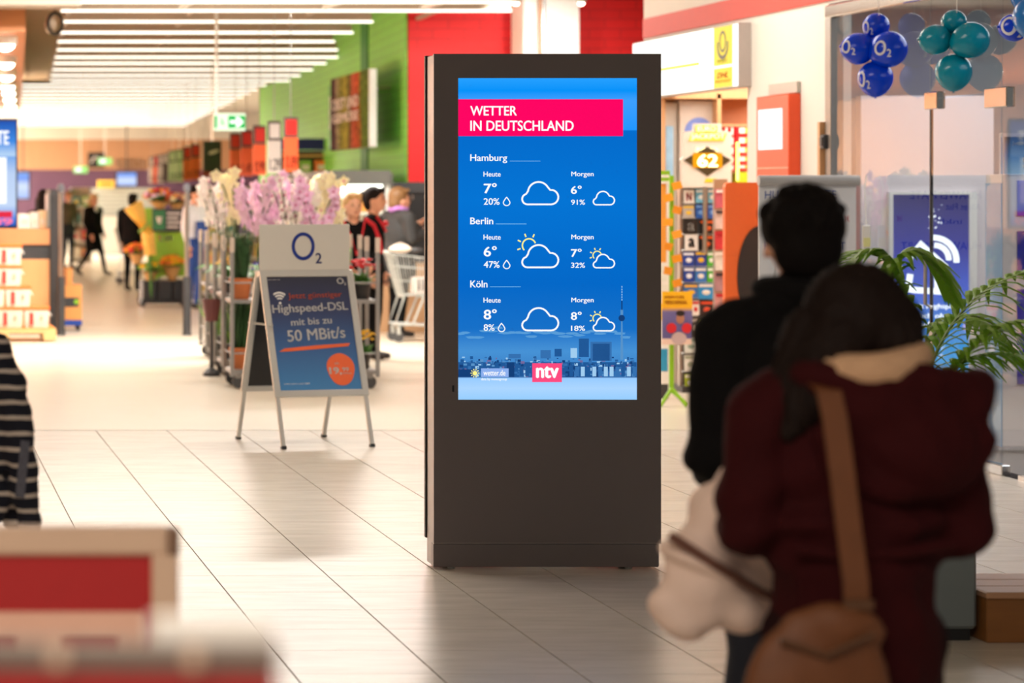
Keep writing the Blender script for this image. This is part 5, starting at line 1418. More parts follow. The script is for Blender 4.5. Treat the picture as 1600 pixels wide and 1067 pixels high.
for (i, z), ks_ in lay.items():
    X, Z = base[i]
    for j, kd in enumerate(ks_):
        lb = '%s, %s from left on the %s board of the %s plant trolley' % (desc[kd], ORD[j], 'upper' if z > .5 else 'lower', tn[i])
        orch = kd[0] == 'o'
        put(kd, X - .52 + j * 1.04 / (len(ks_) - 1), Z + random.uniform(-.08, .06), z, lb, 1.42 if orch else (1.05 if kd != 'hr' else 1.12))
    if z > .5 and i == 2:
        for j in range(3):
            kd = ['ow', 'op', 'oc'][(i + j * 2) % 3]
            lb = '%s, %s from left in the back row of the %s plant trolley' % (desc[kd], ORD[j], tn[i])
            put(kd, X - .36 + j * .33, Z + .17, z, lb, 1.5)
# bucket plants right of the sign
t = thing('dark_basket', 'dark hanging basket on the left side of the plant trolleys', 'basket', (base[1][0] - .70, base[1][1] - .1, .50)); MB().lathe([(.06, 0), (.09, .2), (.095, .2), (.08, .19)], n=12).build('shell', mat('wine_plastic', (110, 60, 60), .5), t); MB().tube([(.06, 0, .19), (.0, 0, .3), (-.06, 0, .19)], .006, 5).build('handle', M_BLACK, t); MB().cyl((0, 0, -.42), (0, 0, 0), .02, 8).build('stem', M_DARK, t); MB().lathe([(.08, -.5), (.08, -.47), (.02, -.42)], n=12).build('foot', M_DARK, t)

# ------------------------------------------------------------------ flower stand in the aisle
ZS = 41.0
fs_ = thing('flower_stand', 'lime green flower stand with dark notice board and black crates', 'flower stand', ((255 - VX) * ZS / F, ZS, 0))
def vx(px): return (px - VX) * ZS / F - fs_.location.x
def vz(py): return H - (py - VY) * ZS / F
LIME = mat('lime_panel', (150, 196, 40), .5)
MB().span((vx(232), .1, vz(432)), (vx(291), .16, vz(362))).build('lime_panel', LIME, fs_)
MB().prism([(vx(226), vz(325)), (vx(240), vz(325)), (vx(258), vz(430)), (vx(238), vz(440))], .02, .1).build('lime_leg', LIME, fs_)
nb_ = MB().span((vx(238), .0, vz(362)), (vx(288), .04, vz(326)), bev=.004).build('notice_board', M_DARK, fs_)
MB().span((vx(240), -.006, vz(359)), (vx(258), 0, vz(328))).build('green_field', mat('notice_green', (50, 130, 80), .5), nb_); MB().lathe([(.02, -.05), (.045, .05)], (vx(249), -.01, vz(344)), 10).build('cup_mark', BWh, nb_)
for i in range(4): MB().span((vx(261), -.005, vz(335 + i * 7)), (vx(282 - 3 * (i % 2)), 0, vz(332 + i * 7))).build('text_line', BWh, nb_)
MB().span((vx(237), .06, vz(378)), (vx(250), .09, vz(367))).build('price_tag', BR, fs_); text('1.99', (vx(252), vz(377), vx(270), vz(369)), .095, BWh, fs_, .04)
for i in range(3): MB().span((vx(221 + i * 24), -.25, .10), (vx(243 + i * 24), .35, .38), bev=.01).build('black_crate', M_BLACK, fs_)
MB().span((vx(219), -.3, .05), (vx(292), .4, .10)).build('platform', M_BLACK, fs_)
for x in (222, 288):
    for y in (-.2, .3): MB().cyl((vx(x), y, 0), (vx(x), y, .05), .03, 8).build('caster', TY, fs_)
def bouquet(label, X, Z, z, mats_, seed, r=.2, h=.3):
    rnd = random.Random(seed); t = thing('bouquet', label, 'bouquet', (X, Z, z), 0, 'bouquets at the flower stand')
    MB().lathe([(.05, 0), (r * .55, h * .6), (r * .8, h * .75), (r * .7, h * .7)], n=12).build('wrap', mat('wrap_kraft', (196, 150, 90), .6), t)
    q = MB(); f = MB()
    for i in range(60): 
        a = rnd.uniform(0, 6.28); q.leaf((0, 0, h * .5), (math.cos(a), math.sin(a), rnd.uniform(.3, 1.4)), r * rnd.uniform(.6, 1), .045, .2, 0, 3)
    for i in range(44):
        a = rnd.uniform(0, 6.28); rr = r * math.sqrt(rnd.random()); c = Vector((rr * math.cos(a), rr * math.sin(a), h * .72 + .75 * math.sqrt(max(r * r - rr * rr * .9, 0)))); mi = rnd.randrange(len(mats_)); k_ = rnd.uniform(.022, .042)
        f.ell(c, (k_, k_, k_ * .75), None, 7, 5, mi)
        for p_ in range(5): f.leaf(c, (math.cos(p_ * 1.2566), math.sin(p_ * 1.2566), .7), k_ * 1.5, k_ * 1.2, .3, mi, 2)
    q.build('foliage', GL[0], t); f.build('blossoms', mats_, t)
sX = fs_.location.x
bouquet('mixed red and orange bouquet on top of the flower stand', sX + vx(250), ZS + .05, vz(327), [RF, OF, PO, YF], 1, .24, .16)
bouquet('second bouquet on top of the flower stand, right side', sX + vx(277), ZS + .1, vz(330), [OF, RF, CO], 2, .18, .16)
bouquet('yellow bouquet in the right black crate', sX + vx(268), ZS - .1, .36, [YF, OF], 3, .20, .30)
bouquet('red and yellow bouquet leaning out at the left of the stand', sX + vx(212), ZS - .2, .62, [RF, YF, OF], 4, .19, .2)
bouquet('small green and yellow bouquet in the left black crate', sX + vx(233), ZS - .15, .36, [YF, GL[2]], 5, .17, .2)
t = thing('wrapped_bouquet', 'long yellow wrapped bouquet leaning against the flower stand', 'bouquet', (sX + vx(226), ZS - .32, .75))
MB().tube([(.05, 0, 0), (.02, 0, .3), (-.10, .02, .55), (-.19, .05, .72)], [.09, .10, .10, .15], 12).build('wrap', mat('golden_wrap', (240, 186, 80), .5, noise=.2, nscale=12), t); MB().tube([(-.04, 0, .42), (-.02, .0, .40)], .115, 12).build('ribbon', GL[2], t); MB().tube([(.05, 0, 0), (.08, .1, -.7)], .02, 6).build('stems', GL[0], t)

# ------------------------------------------------------------------ far end of the market
p = U(150, 250, 94.97); t = thing('picture_board', 'black square picture board on the brown wall far behind', 'picture board', tuple(p)); MB().box((0, 0, 0), (.55, .05, .52), bev=.01).build('panel', mat('board_black'), t); MB().band([(-.18, -.1), (-.05, .1), (.1, .06), (.2, -.08)], .05, -.035, -.025).build('drawing', BWh, t)
for px, py, lb, z in ((164, 252, 'right green exit lamp far behind below the brown wall', 80), (126, 265, 'left green exit lamp far behind below the brown wall', 80)):
    p = U(px, py, z); t = thing('exit_lamp', lb, 'exit sign', tuple(p), 0, 'far exit lamps'); MB().box((0, 0, 0), (.40, .05, .2), bev=.01).build('case', E('far_exit', (170, 240, 130), 1.2), t); MB().span((-.15, -.03, -.06), (.02, -.025, .06)).build('figure', E('exit_white'), t); MB().cyl((0, 0, .1), (0, 0, 4.25 - p.z), .01, 5).build('hanger', M_WHITE, t)
p = U(203, 256, 94.9); t = thing('wall_lettering', 'pale word on the brown wall far behind', 'lettering', tuple(p))
text('FLEISCH', (-.5, -.16, .52, .16), -.03, mat('letter_pale', (232, 206, 180), .6), t, .02)
for px, py, wpx, hpx, lb in ((36, 290, 18, 40, 'white blue poster screen on the purple wall beside the near screen'), (198, 280, 30, 20, 'blue menu screen on the purple wall far behind')):
    p = U(px, py, 90); t = thing('menu_screen', lb, 'screen', tuple(p)); w2, h2 = wpx * 90 / F / 2, hpx * 90 / F / 2
    MB().box((0, .03, 0), (w2 * 2 + .08, .06, h2 * 2 + .08), bev=.01).build('case', M_BLACK, t); MB().span((-w2, -.006, -h2), (w2, 0, h2)).build('picture', ramp_mat('menu_pic', [(0, (170, 196, 250)), (.5, (214, 228, 255)), (.8, (110, 150, 240)), (1, (150, 190, 255))], 2, -h2, h2, emit=1.1), t)
    MB().cyl((0, .03, h2), (0, .03, 4.25 - p.z), .02, 6).build('hanger', M_DARK, t)
cnt = thing('service_counter', 'long pale counter with grey blinds far behind', 'counter', (4.2, 74, 0))
MB().span((-3, 0, 0), (6, 1, 1.0), bev=.01).build('body', mat('pale_counter', (206, 202, 190), .5), cnt); MB().span((.6, .3, 1.0), (2.6, .9, 1.75), bev=.01).build('glass_case', mat('grey_case', (170, 174, 166), .3), cnt)
for i in range(6): MB().span((.6, .27, 1.06 + i * .11), (2.6, .3, 1.10 + i * .11)).build('slat', mat('slat_pale', (196, 198, 188), .5), cnt)
t = thing('yellow_sign', 'yellow sign standing on the far counter', 'sign', (U(166, 290, 74).x, 74.1, 1.75)); MB().box((0, 0, .1), (.45, .05, .2), bev=.01).build('panel', mat('yellow_sign', (240, 196, 70), .5), t); MB().box((0, -.028, .1), (.3, .006, .05)).build('print', BTd, t)
rnd = random.Random(31); gc = ['E8E0D0', 'C84050', '60A0A0', 'E0C060', 'D0D8D8', '7060A0', 'E8A060', '90B070']
for s_i, (px0, px1, Z, lb) in enumerate(((112, 142, 66, 'left far grocery shelf'), (300, 345, 44, 'grocery shelf behind the orchids'), (350, 440, 50, 'wide grocery shelf below the price boards'))):
    x0, x1 = (px0 - VX) * Z / F, (px1 - VX) * Z / F; W3 = x1 - x0
    t = thing('grocery_shelf', lb + ' with mixed goods', 'shelf', ((x0 + x1) / 2, Z, 0))
    MB().span((-W3 / 2, .3, 0), (W3 / 2, .35, 1.75)).build('back_panel', mat('shelf_back', (196, 180, 160), .6), t)
    for z in (.1, .5, .9, 1.3): MB().span((-W3 / 2, 0, z - .03), (W3 / 2, .3, z)).build('shelf_board', M_WHITE, t)
    for x in (-W3 / 2, W3 / 2): MB().span((x - .02, 0, 0), (x + .02, .35, 1.75)).build('upright', M_STEEL, t)
    n = max(2, int(W3 / .22))
    for zi, z in enumerate((.1, .5, .9, 1.3)):
        for i in range(n):
            c = gc[rnd.randrange(8)]; xx = -W3 / 2 + (i + .5) * W3 / n; hh = rnd.uniform(.2, .32)
            g = thing('grocery_box', '%s pack from the left, board %s of %s' % (ORD[i], ['one', 'two', 'three', 'four'][zi], lb), 'food pack', (t.location.x + xx, Z + .05, z), 0, 'packs on ' + lb)
            MB().span((-.09, 0, 0), (.09, .18, hh), bev=.01).build('carton', mat('gro_' + c, c, .5), g); MB().span((-.05, -.004, hh * .3), (.05, 0, hh * .7)).build('label', mat('gro_' + gc[(i * 5 + zi) % 8], gc[(i * 5 + zi) % 8], .5), g)
# ------------------------------------------------------------------ people
SKIN = mat('skin', (226, 170, 140), .5, noise=.06, nscale=30); SKIN2 = mat('skin_warm', (222, 160, 128), .5, noise=.06, nscale=30)
HB = mat('hair_dark_brown', (28, 17, 13), .7, spec=.15, noise=.3, nscale=60, stretch=(6, 6, 1)); HBR = mat('hair_brown', (120, 84, 48), .55, noise=.25, nscale=60); HBL = mat('hair_blond', (206, 164, 108), .6, noise=.2, nscale=60); HBK = mat('hair_black', (16, 11, 10), .75, spec=.12, noise=.2, nscale=60)
CBK = mat('black_cloth', (15, 13, 14), .9, noise=.15, nscale=40, spec=.15); CGR = mat('grey_quilt', (50, 49, 49), .8, noise=.15, nscale=20, bump=.3, bscale=25); JN = mat('dark_jeans', (34, 38, 52), .85, noise=.15, nscale=60); SHOE = mat('dark_shoe', (30, 24, 24), .5); WSH = mat('white_shirt', (232, 230, 234), .7); BSH = mat('blue_cloth', (40, 76, 150), .8); BRC = mat('brown_cloth', (96, 82, 66), .85); REDC = mat('red_cloth', (206, 30, 44), .7)

def person(label, X, Z, yaw, Ht, top, leg=JN, hair=HBR, skin=SKIN, arms=None, legs=None, bulk=1.0, coat=0.0, voxel=.016, long_hair=False, group=None, hands=True, head_turn=0.0, hk=1.0):
    """standing figure facing -Y before the yaw; arms/legs = joint positions for the 1.70 m body"""
    t = thing('person', label, 'person', (X, Z, 0), yaw, group)
    k = Ht / 1.70
    A = arms or {'l': ((.235, .02, 1.12), (.23, -.04, .88)), 'r': ((-.235, .02, 1.12), (-.23, -.04, .88))}
    Lg = legs or {'l': ((.10, -.01, .48), (.10, .03, .09)), 'r': ((-.10, -.01, .48), (-.10, .03, .09))}
    P = []
    b = bulk
    P += [('e', (0, 0, 1.20), (.165 * b, .115 * b, .24), None, 0), ('e', (0, .01, 1.02), (.15 * b, .11 * b, .16), None, 0), ('e', (0, .01, .92), (.165 * b, .12 * b, .13), None, 0 if coat else 1)]
    P += [('c', (-.15 * b, .005, 1.385), .066 * b, (.15 * b, .005, 1.385), .066 * b, 0), ('c', (0, .005, 1.40), .06, (0, -.01, 1.52), .052, 2)]
    if coat: P.append(('c', (0, .01, .95), .15 * b, (0, .01, .95 - coat), .165 * b, 0))
    for s, sg in (('l', 1), ('r', -1)):
        e, w_ = A[s]
        P += [('c', (sg * .185 * b, .005, 1.375), .062 * b, e, .050 * b, 0), ('c', e, .048 * b, w_, .036 * b, 0)]
        kn, an = Lg[s]
        P += [('c', (sg * .085, .005, .88), .092, kn, .062, 1), ('c', kn, .06, an, .042, 1), ('c', (an[0], an[1], an[2] - .03), .042, (an[0] * 1.1, an[1] - .15, .04), .036, 3)]
    # head
    R = Matrix.Rotation(head_turn, 3, 'Z')
    hc = Vector((0, -.02, 1.60 - .06 * (hk - 1)))
    def hp(x, y, z): return tuple(hc + R @ Vector((x, y, z)) * hk)
    def rr(*r): return tuple(v * hk for v in r)
    P += [('e', hp(0, 0, .0), rr(.074, .092, .108), (0, 0, head_turn), 2), ('e', hp(0, -.03, -.055), rr(.055, .06, .055), (0, 0, head_turn), 2), ('c', hp(0, -.092, .005), .012, hp(0, -.102, -.022), .015, 2), ('e', hp(.074, .005, -.01), (.012, .02, .03), (0, 0, head_turn), 2), ('e', hp(-.074, .005, -.01), (.012, .02, .03), (0, 0, head_turn), 2)]
    ex_ = MB()
    if hands:
        for s, sg in (('l', 1), ('r', -1)):
            e, w_ = A[s]; hand(ex_, w_, Vector(w_) - Vector(e), (0, -1, .1) if abs(Vector(w_).z - Vector(e).z) > .12 else (-sg, 0, .6), 2)
    S = Matrix.Scale(k, 4)
    body = blob('body', P, [top, leg, skin, SHOE], t, voxel, 4, ex_)
    body.data.transform(S)
    Hh = [('e', hp(0, .018, .035), rr(.084, .092, .092), (0, 0, head_turn), 0), ('e', hp(0, .05, -.02), rr(.074, .06, .085), (0, 0, head_turn), 0), ('e', hp(.03, -.055, .088), (.045, .035, .026), None, 0), ('e', hp(-.03, -.055, .088), (.045, .035, .026), None, 0)]
    if long_hair: Hh += [('c', hp(.06, .05, -.02), .045, hp(.07, .07, -.2), .03, 0), ('c', hp(-.06, .05, -.02), .045, hp(-.07, .07, -.2), .03, 0), ('c', hp(0, .07, -.02), .055, hp(0, .09, -.22), .045, 0)]
    hr = blob('hair', Hh, [hair], t, .012, 2); hr.data.transform(S)
    f = MB()
    for x in (-.03, .03): f.ell(hp(x, -.084, .004), (.010, .006, .006), None, 8, 5)
    f.build('eyes', mat('eye_dark', (44, 34, 30), .3), t).data.transform(S)
    f = MB()
    for x in (-.03, .03): f.ell(hp(x, -.086, .022), (.018, .005, .004), None, 8, 4)
    f.build('eyebrows', hair, t).data.transform(S)
    MB().ell(hp(0, -.088, -.055), (.022, .007, .006), None, 8, 4).build('mouth', mat('lips', (176, 96, 86), .5), t).data.transform(S)
    return t
m1 = person('fair bearded man in black shirt with red straps facing the camera', (551 - VX) * 26.42 / F, 26.42, .12, 1.645, CBK, CBK, HBL, SKIN, {'l': ((.25, .0, 1.12), (.12, -.22, 1.02)), 'r': ((-.24, .0, 1.12), (-.1, -.22, 1.0))}, group='people in the market', hk=1.12)
k_ = 1.655 / 1.7
blob('beard', [('e', (0, -.058, 1.485), (.058, .045, .036), None, 0), ('e', (0, -.066, 1.46), (.038, .032, .025), None, 0)], [mat('beard_ginger', (170, 112, 76), .6)], m1, .012, 2)
q = MB()
q.tube([(-.10, -.06, 1.40), (-.05, -.135, 1.25), (.0, -.135, 1.08)], .009, 6); q.tube([(.10, -.06, 1.40), (.05, -.135, 1.25), (.0, -.135, 1.08)], .009, 6); q.build('lanyard', REDC, m1)
MB().tube([(.10, -.07, 1.42), (.19, -.05, 1.36), (.245, -.045, 1.22), (.265, -.035, 1.10)], .022, 8).build('shoulder_stripe', REDC, m1)
m2 = person('woman with dark ponytail and red collar seen from the side', (583 - VX) * 28.0 / F, 28.0, 1.15, 1.70, CBK, CBK, HB, SKIN2, group='people in the market', hk=1.1)
blob('ponytail', [('c', (0, .09, 1.64), .045, (.0, .17, 1.58), .05, 0), ('c', (0, .17, 1.58), .055, (0, .17, 1.38), .03, 0)], [HB], m2, .014, 3)
MB().tube([(-.07, -.05, 1.43), (-.05, -.10, 1.36), (0, -.13, 1.28)], .014, 6).build('red_collar', REDC, m2); MB().ell((.02, -.12, 1.36), (.045, .03, .03), None, 10, 6).build('red_badge', REDC, m2)
m3 = person('woman in dark grey padded jacket holding a phone at the trolley', (622 - VX) * 32.3 / F, 32.3, 1.9, 1.69, CGR, CBK, HBR, SKIN2, {'l': ((.28, -.05, 1.14), (.12, -.30, 1.30)), 'r': ((-.29, -.02, 1.13), (-.14, -.28, 1.22))}, bulk=1.36, coat=.16, group='people in the market', hk=1.28)
MB().tube([(.10 * math.cos(a), .09 * math.sin(a), 1.475 + .01 * math.sin(3 * a)) for a in [2 * PI * i / 14 for i in range(15)]], .028, 8).build('purple_scarf', mat('purple_scarf', (176, 120, 190), .8), m3)
p_ = thing('mobile_phone', 'white phone in the hand of the woman in grey jacket', 'phone', (m3.location.x + .42, 32.22, 1.33)); MB().box((0, 0, 0), (.075, .012, .15), rot=(.2, .5, .3), bev=.004).build('case', M_WHITE, p_); MB().box((.003, -.008, 0), (.06, .004, .12), rot=(.2, .5, .3)).build('display', M_BLACK, p_)
m4 = person('person in knee-long black coat walking through the far aisle', (146 - VX) * 55.5 / F, 55.5, .35, 1.60, CBK, CBK, HBL, SKIN2, {'l': ((.24, .05, 1.12), (.22, -.06, .90)), 'r': ((-.24, .02, 1.12), (-.20, -.10, .88))}, {'l': ((.10, -.14, .49), (.14, -.20, .10)), 'r': ((-.10, .05, .48), (-.20, .28, .12))}, 1.1, .26, long_hair=True, group='people in the market')
m4.rotation_euler.z = .75
MB().ell((0, -.085, 1.40 * .94), (.05, .04, .06), None, 10, 6).build('pale_scarf', BWh, m4)
person('person in black bending behind the yellow wrapped bouquet', (207 - VX) * 47 / F, 47, 2.6, 1.62, CBK, CBK, HB, SKIN2, group='people in the market', bulk=1.15)
person('person with dark hair behind the wooden counter', (68 - VX) * 36 / F, 36.0, 2.4, 1.68, CBK, CBK, HB, SKIN2, group='people in the market', bulk=1.15, long_hair=True)
person('person in brown jacket far behind beside the entrance post', (106 - VX) * 60 / F, 60, .6, 1.68, BRC, JN, HBR, SKIN2, group='people in the market')
m5 = person('person in white and blue work clothes behind the orchids', (304 - VX) * 40 / F, 40, .9, 1.74, WSH, BSH, HB, SKIN2, group='people in the market')
MB().box((0, -.13, 1.10), (.30, .02, .30), bev=.008).build('blue_apron', BSH, m5)

# ------------------------------------------------------------------ couple in the foreground, seen from behind
BURG = mat('burgundy_cloth', (52, 7, 10), .85, spec=.15, noise=.2, nscale=12, bump=.25, bscale=60); BURD = mat('burgundy_trousers', (34, 9, 11), .9, spec=.15, noise=.15, nscale=30)
WXp, WZp = 1.995, 5.9
wm = thing('person', 'woman in burgundy hooded jacket seen from behind with tan bag', 'person', (WXp, WZp, 0), 0, 'couple walking away')
P = [('e', (0, 0, 1.12), (.20, .13, .22), None, 0), ('e', (0, .0, .95), (.185, .125, .16), None, 0), ('c', (0, 0, .90), .165, (0, .0, .70), .175, 0), ('c', (-.15, .0, 1.245), .075, (.15, .0, 1.245), .075, 0), ('c', (0, 0, 1.25), .06, (0, .02, 1.36), .052, 2),
     ('e', (0, .0, 1.00), (.215, .15, .06), None, 0),
     ('c', (-.19, 0, 1.22), .078, (-.225, -.02, .995), .07, 0), ('c', (-.225, -.02, .985), .068, (-.16, .25, .97), .045, 0), ('c', (.19, 0, 1.22), .078, (.215, -.02, .99), .072, 0), ('c', (.215, -.02, .98), .07, (.15, .25, .96), .045, 0),
     ('c', (-.09, 0, .74), .105, (-.10, .0, .42), .068, 1), ('c', (-.10, 0, .42), .064, (-.10, -.04, .09), .044, 1), ('c', (.09, 0, .74), .105, (.10, .06, .42), .068, 1), ('c', (.10, .06, .42), .064, (.11, .14, .09), .044, 1),
     ('c', (-.10, -.04, .05), .04, (-.11, .12, .035), .035, 3), ('c', (.11, .14, .05), .04, (.12, .30, .035), .035, 3),
     ('e', (.005, .02, 1.425), (.072, .088, .105), None, 2), ('e', (.005, .06, 1.375), (.05, .05, .05), None, 2), ('c', (.005, .105, 1.42), .012, (.005, .115, 1.395), .014, 2), ('e', (.078, .02, 1.42), (.012, .02, .028), None, 2), ('e', (-.068, .02, 1.42), (.012, .02, .028), None, 2)]
exh = MB(); hand(exh, (-.16, .25, .97), (.1, 1, -.1), (1, 0, .4), 2); hand(exh, (.15, .25, .96), (-.1, 1, -.1), (-1, 0, .4), 2)
blob('body', P, [BURG, BURD, SKIN2, SHOE], wm, .011, 5, exh, fold=.006)
fm = MB()
for x in (-.025, .035): fm.ell((x, .105, 1.43), (.010, .006, .006), None, 8, 5)
fm.build('eyes', mat('eye_dark'), wm); MB().ell((.005, .11, 1.365), (.022, .007, .006), None, 8, 4).build('mouth', mat('lips'), wm)
blob('hair', [('e', (.005, -.005, 1.435), (.108, .105, .105), None, 0), ('e', (.01, -.045, 1.415), (.114, .072, .088), None, 0), ('c', (-.05, -.06, 1.37), .072, (-.12, -.06, 1.24), .055, 0), ('c', (-.12, -.06, 1.25), .05, (-.155, -.075, 1.19), .022, 0), ('c', (-.07, -.08, 1.36), .05, (-.09, -.10, 1.25), .02, 0), ('c', (-.10, -.01, 1.40), .045, (-.15, -.01, 1.30), .03, 0), ('c', (.10, -.04, 1.42), .035, (.115, -.06, 1.33), .02, 0), ('c', (.06, -.06, 1.38), .065, (.09, -.05, 1.28), .045, 0), ('c', (-.10, -.02, 1.36), .05, (-.155, -.03, 1.27), .035, 0)], [HB], wm, .009, 3, strand=.006)
# beige collar showing over the hood
MB().tube([(.10 * math.cos(a) + .01, -.045 + .10 * math.sin(a), 1.34 + .02 * math.sin(a + .6)) for a in [2 * PI * i / 22 for i in range(23)]], .036, 10).build('collar', mat('beige_fleece', (206, 164, 128), .9, noise=.2, nscale=60, bump=.4, bscale=90), wm, smooth=True)
# hood lying on the back: a thick fold with an open rim
hq = [('e', (.06, -.105, 1.225), (.165, .075, .105), (0, .1, 0), 0), ('e', (.10, -.125, 1.165), (.13, .07, .09), (0, .25, 0), 0), ('e', (.19, -.09, 1.25), (.07, .07, .08), (0, .1, 0), 0)]
for i in range(11):
    a = PI * (.02 + .96 * i / 10); hq.append(('e', (.06 + .165 * math.cos(a), -.065 - .07 * math.sin(a), 1.295 - .012 * math.cos(a)), (.05, .045, .045), None, 0))
for i in range(15):
    a = PI * (.05 + .9 * i / 14); hq.append(('e', (.065 + .165 * math.cos(a), -.125, 1.20 - .125 * math.sin(a)), (.032, .035, .032), None, 0))
blob('hood', hq, [BURG], wm, .011, 3, fold=.006)
MB().tube([(-.16, -.12, .955), (-.08, -.15, .945), (.05, -.155, .95), (.17, -.12, .965)], .014, 8).build('hem_seam', BURG, wm)
# shoulder strap and bag
TAN = mat('tan_leather', (110, 62, 28), .6, noise=.15, nscale=20)
def strip(pts, wd, th, m, name, parent):
    q = MB(); vs = []; fs = []
    for i, p in enumerate(pts):
        p = Vector(p)
        for dx_, dy_ in ((-wd / 2, 0), (wd / 2, 0), (wd / 2, -th), (-wd / 2, -th)): vs.append(p + Vector((dx_, dy_, 0)))
    for i in range(len(pts) - 1):
        for j in range(4): fs.append((i * 4 + j, i * 4 + (j + 1) % 4, i * 4 + 4 + (j + 1) % 4, i * 4 + 4 + j))
    fs += [(3, 2, 1, 0), tuple(range(len(vs) - 4, len(vs)))]
    return q.add(vs, fs).build(name, m, parent, smooth=False)
bag = thing('shoulder_bag', 'tan leather shoulder bag hanging on the back of burgundy jacket', 'bag', (WXp - .145, WZp - .215, .52))
blob('body', [('e', (0, 0, .17), (.15, .05, .14), None, 0), ('e', (0, 0, .06), (.155, .055, .08), None, 0), ('e', (.03, 0, .28), (.11, .035, .06), None, 0)], [TAN], bag, .010, 3, fold=.003)
strip([(.035, .12, .78), (.045, .07, .76), (.05, .045, .70), (.055, .02, .6), (.065, .005, .48), (.075, -.005, .38), (.08, .0, .28)], .05, .008, TAN, 'strap', bag)
MB().tube([(-.09, -.045, .27), (.0, -.058, .24), (.1, -.04, .28)], .006, 6).build('zip', mat('zip_brown', (90, 56, 30), .5), bag); MB().box((.078, -.014, .335), (.06, .012, .02)).build('buckle', mat('zip_brown'), bag)
# pale pink coat over the left forearm
PK_ = mat('pale_pink_cloth', (246, 216, 200), .85, noise=.05, nscale=10, bump=.3, bscale=30)
co_ = thing('folded_coat', 'pale pink padded coat carried over the forearm beside the man', 'coat', (1.79, 6.12, .75))
blob('drape', [('c', (.11, .0, .385), .035, (.06, .0, .32), .06, 0), ('c', (.06, .0, .32), .06, (.0, .0, .22), .085, 0), ('e', (-.01, .0, .17), (.09, .07, .10), (0, .4, 0), 0), ('e', (-.04, .0, .08), (.105, .075, .09), (0, .35, 0), 0), ('e', (.04, .0, .06), (.10, .07, .08), (0, .1, 0), 0), ('c', (.03, -.02, .22), .06, (.10, -.02, .10), .06, 0), ('e', (-.10, .01, .03), (.075, .06, .055), (0, .5, 0), 0), ('e', (-.05, -.01, .13), (.10, .085, .018), (0, .4, 0), 0), ('e', (.0, -.01, .20), (.09, .075, .018), (0, .45, 0), 0)], [PK_], co_, .010, 3, fold=.010)
MB().tube([(-.14, -.075, .20), (-.05, -.098, .14), (.05, -.095, .08), (.13, -.08, .05)], .012, 6).build('dark_piping', mat('piping_brown', (110, 70, 56), .7), co_)
# man
MXp, MZp = 2.145, 6.7
mm = thing('person', 'man with short dark hair in black jacket seen from behind', 'person', (MXp, MZp, 0), 0, 'couple walking away')
P = [('e', (0, 0, 1.22), (.205, .135, .22), None, 0), ('e', (0, 0, 1.0), (.185, .125, .18), None, 0), ('c', (0, 0, .95), .155, (0, 0, .80), .16, 0), ('c', (-.15, 0, 1.36), .078, (.15, 0, 1.36), .078, 0), ('c', (0, 0, 1.40), .062, (0, .02, 1.52), .055, 2), ('c', (-.05, -.02, 1.42), .072, (.05, -.02, 1.42), .072, 0),
     ('c', (-.185, 0, 1.33), .082, (-.215, -.02, 1.06), .070, 0), ('c', (-.215, -.02, 1.06), .068, (-.15, .22, 1.0), .046, 0), ('c', (.185, 0, 1.33), .082, (.215, -.02, 1.06), .070, 0), ('c', (.215, -.02, 1.06), .068, (.16, .22, 1.0), .046, 0),
     ('c', (-.09, 0, .82), .10, (-.10, .05, .46), .066, 1), ('c', (-.10, .05, .46), .062, (-.10, .10, .09), .045, 1), ('c', (.09, 0, .82), .10, (.10, -.02, .46), .066, 1), ('c', (.10, -.02, .46), .062, (.10, -.10, .10), .045, 1), ('c', (-.10, .10, .05), .045, (-.11, .28, .04), .038, 3), ('c', (.10, -.10, .06), .045, (.11, .06, .04), .038, 3),
     ('e', (0, .01, 1.575), (.076, .095, .112), None, 2), ('e', (0, .05, 1.52), (.055, .055, .055), None, 2), ('c', (0, .105, 1.575), .012, (0, .118, 1.55), .015, 2), ('e', (-.082, .0, 1.56), (.014, .022, .034), (0, .2, 0), 2), ('e', (.082, .0, 1.56), (.014, .022, .034), (0, -.2, 0), 2)]
exh = MB(); hand(exh, (-.15, .22, 1.0), (.3, 1, -.1), (1, 0, .4), 2); hand(exh, (.16, .22, 1.0), (-.3, 1, -.1), (-1, 0, .4), 2)
blob('body', P, [CBK, JN, SKIN2, SHOE], mm, .011, 5, exh, fold=.006)
fm = MB()
for x in (-.03, .03): fm.ell((x, .10, 1.58), (.010, .006, .006), None, 8, 5)
fm.build('eyes', mat('eye_dark'), mm); MB().ell((0, .108, 1.52), (.022, .007, .006), None, 8, 4).build('mouth', mat('lips'), mm)
hp_ = [('e', (0, -.005, 1.605), (.100, .106, .094), None, 0), ('e', (0, -.045, 1.555), (.084, .065, .085), None, 0)]
rnd = random.Random(6)
for i in range(40):
    a = rnd.uniform(0, 6.28); e = rnd.uniform(.15, 1.4); hp_.append(('e', (.094 * math.cos(a) * math.cos(e), -.005 + .100 * math.sin(a) * math.cos(e), 1.605 + .090 * math.sin(e)), (.018, .018, .018), None, 0))
blob('hair', hp_, [HBK], mm, .009, 1)
MB().tube([(.092 * math.cos(a), -.005 + .085 * math.sin(a), 1.455) for a in [2 * PI * i / 18 for i in range(19)]], .03, 8).build('collar', CBK, mm, smooth=True)

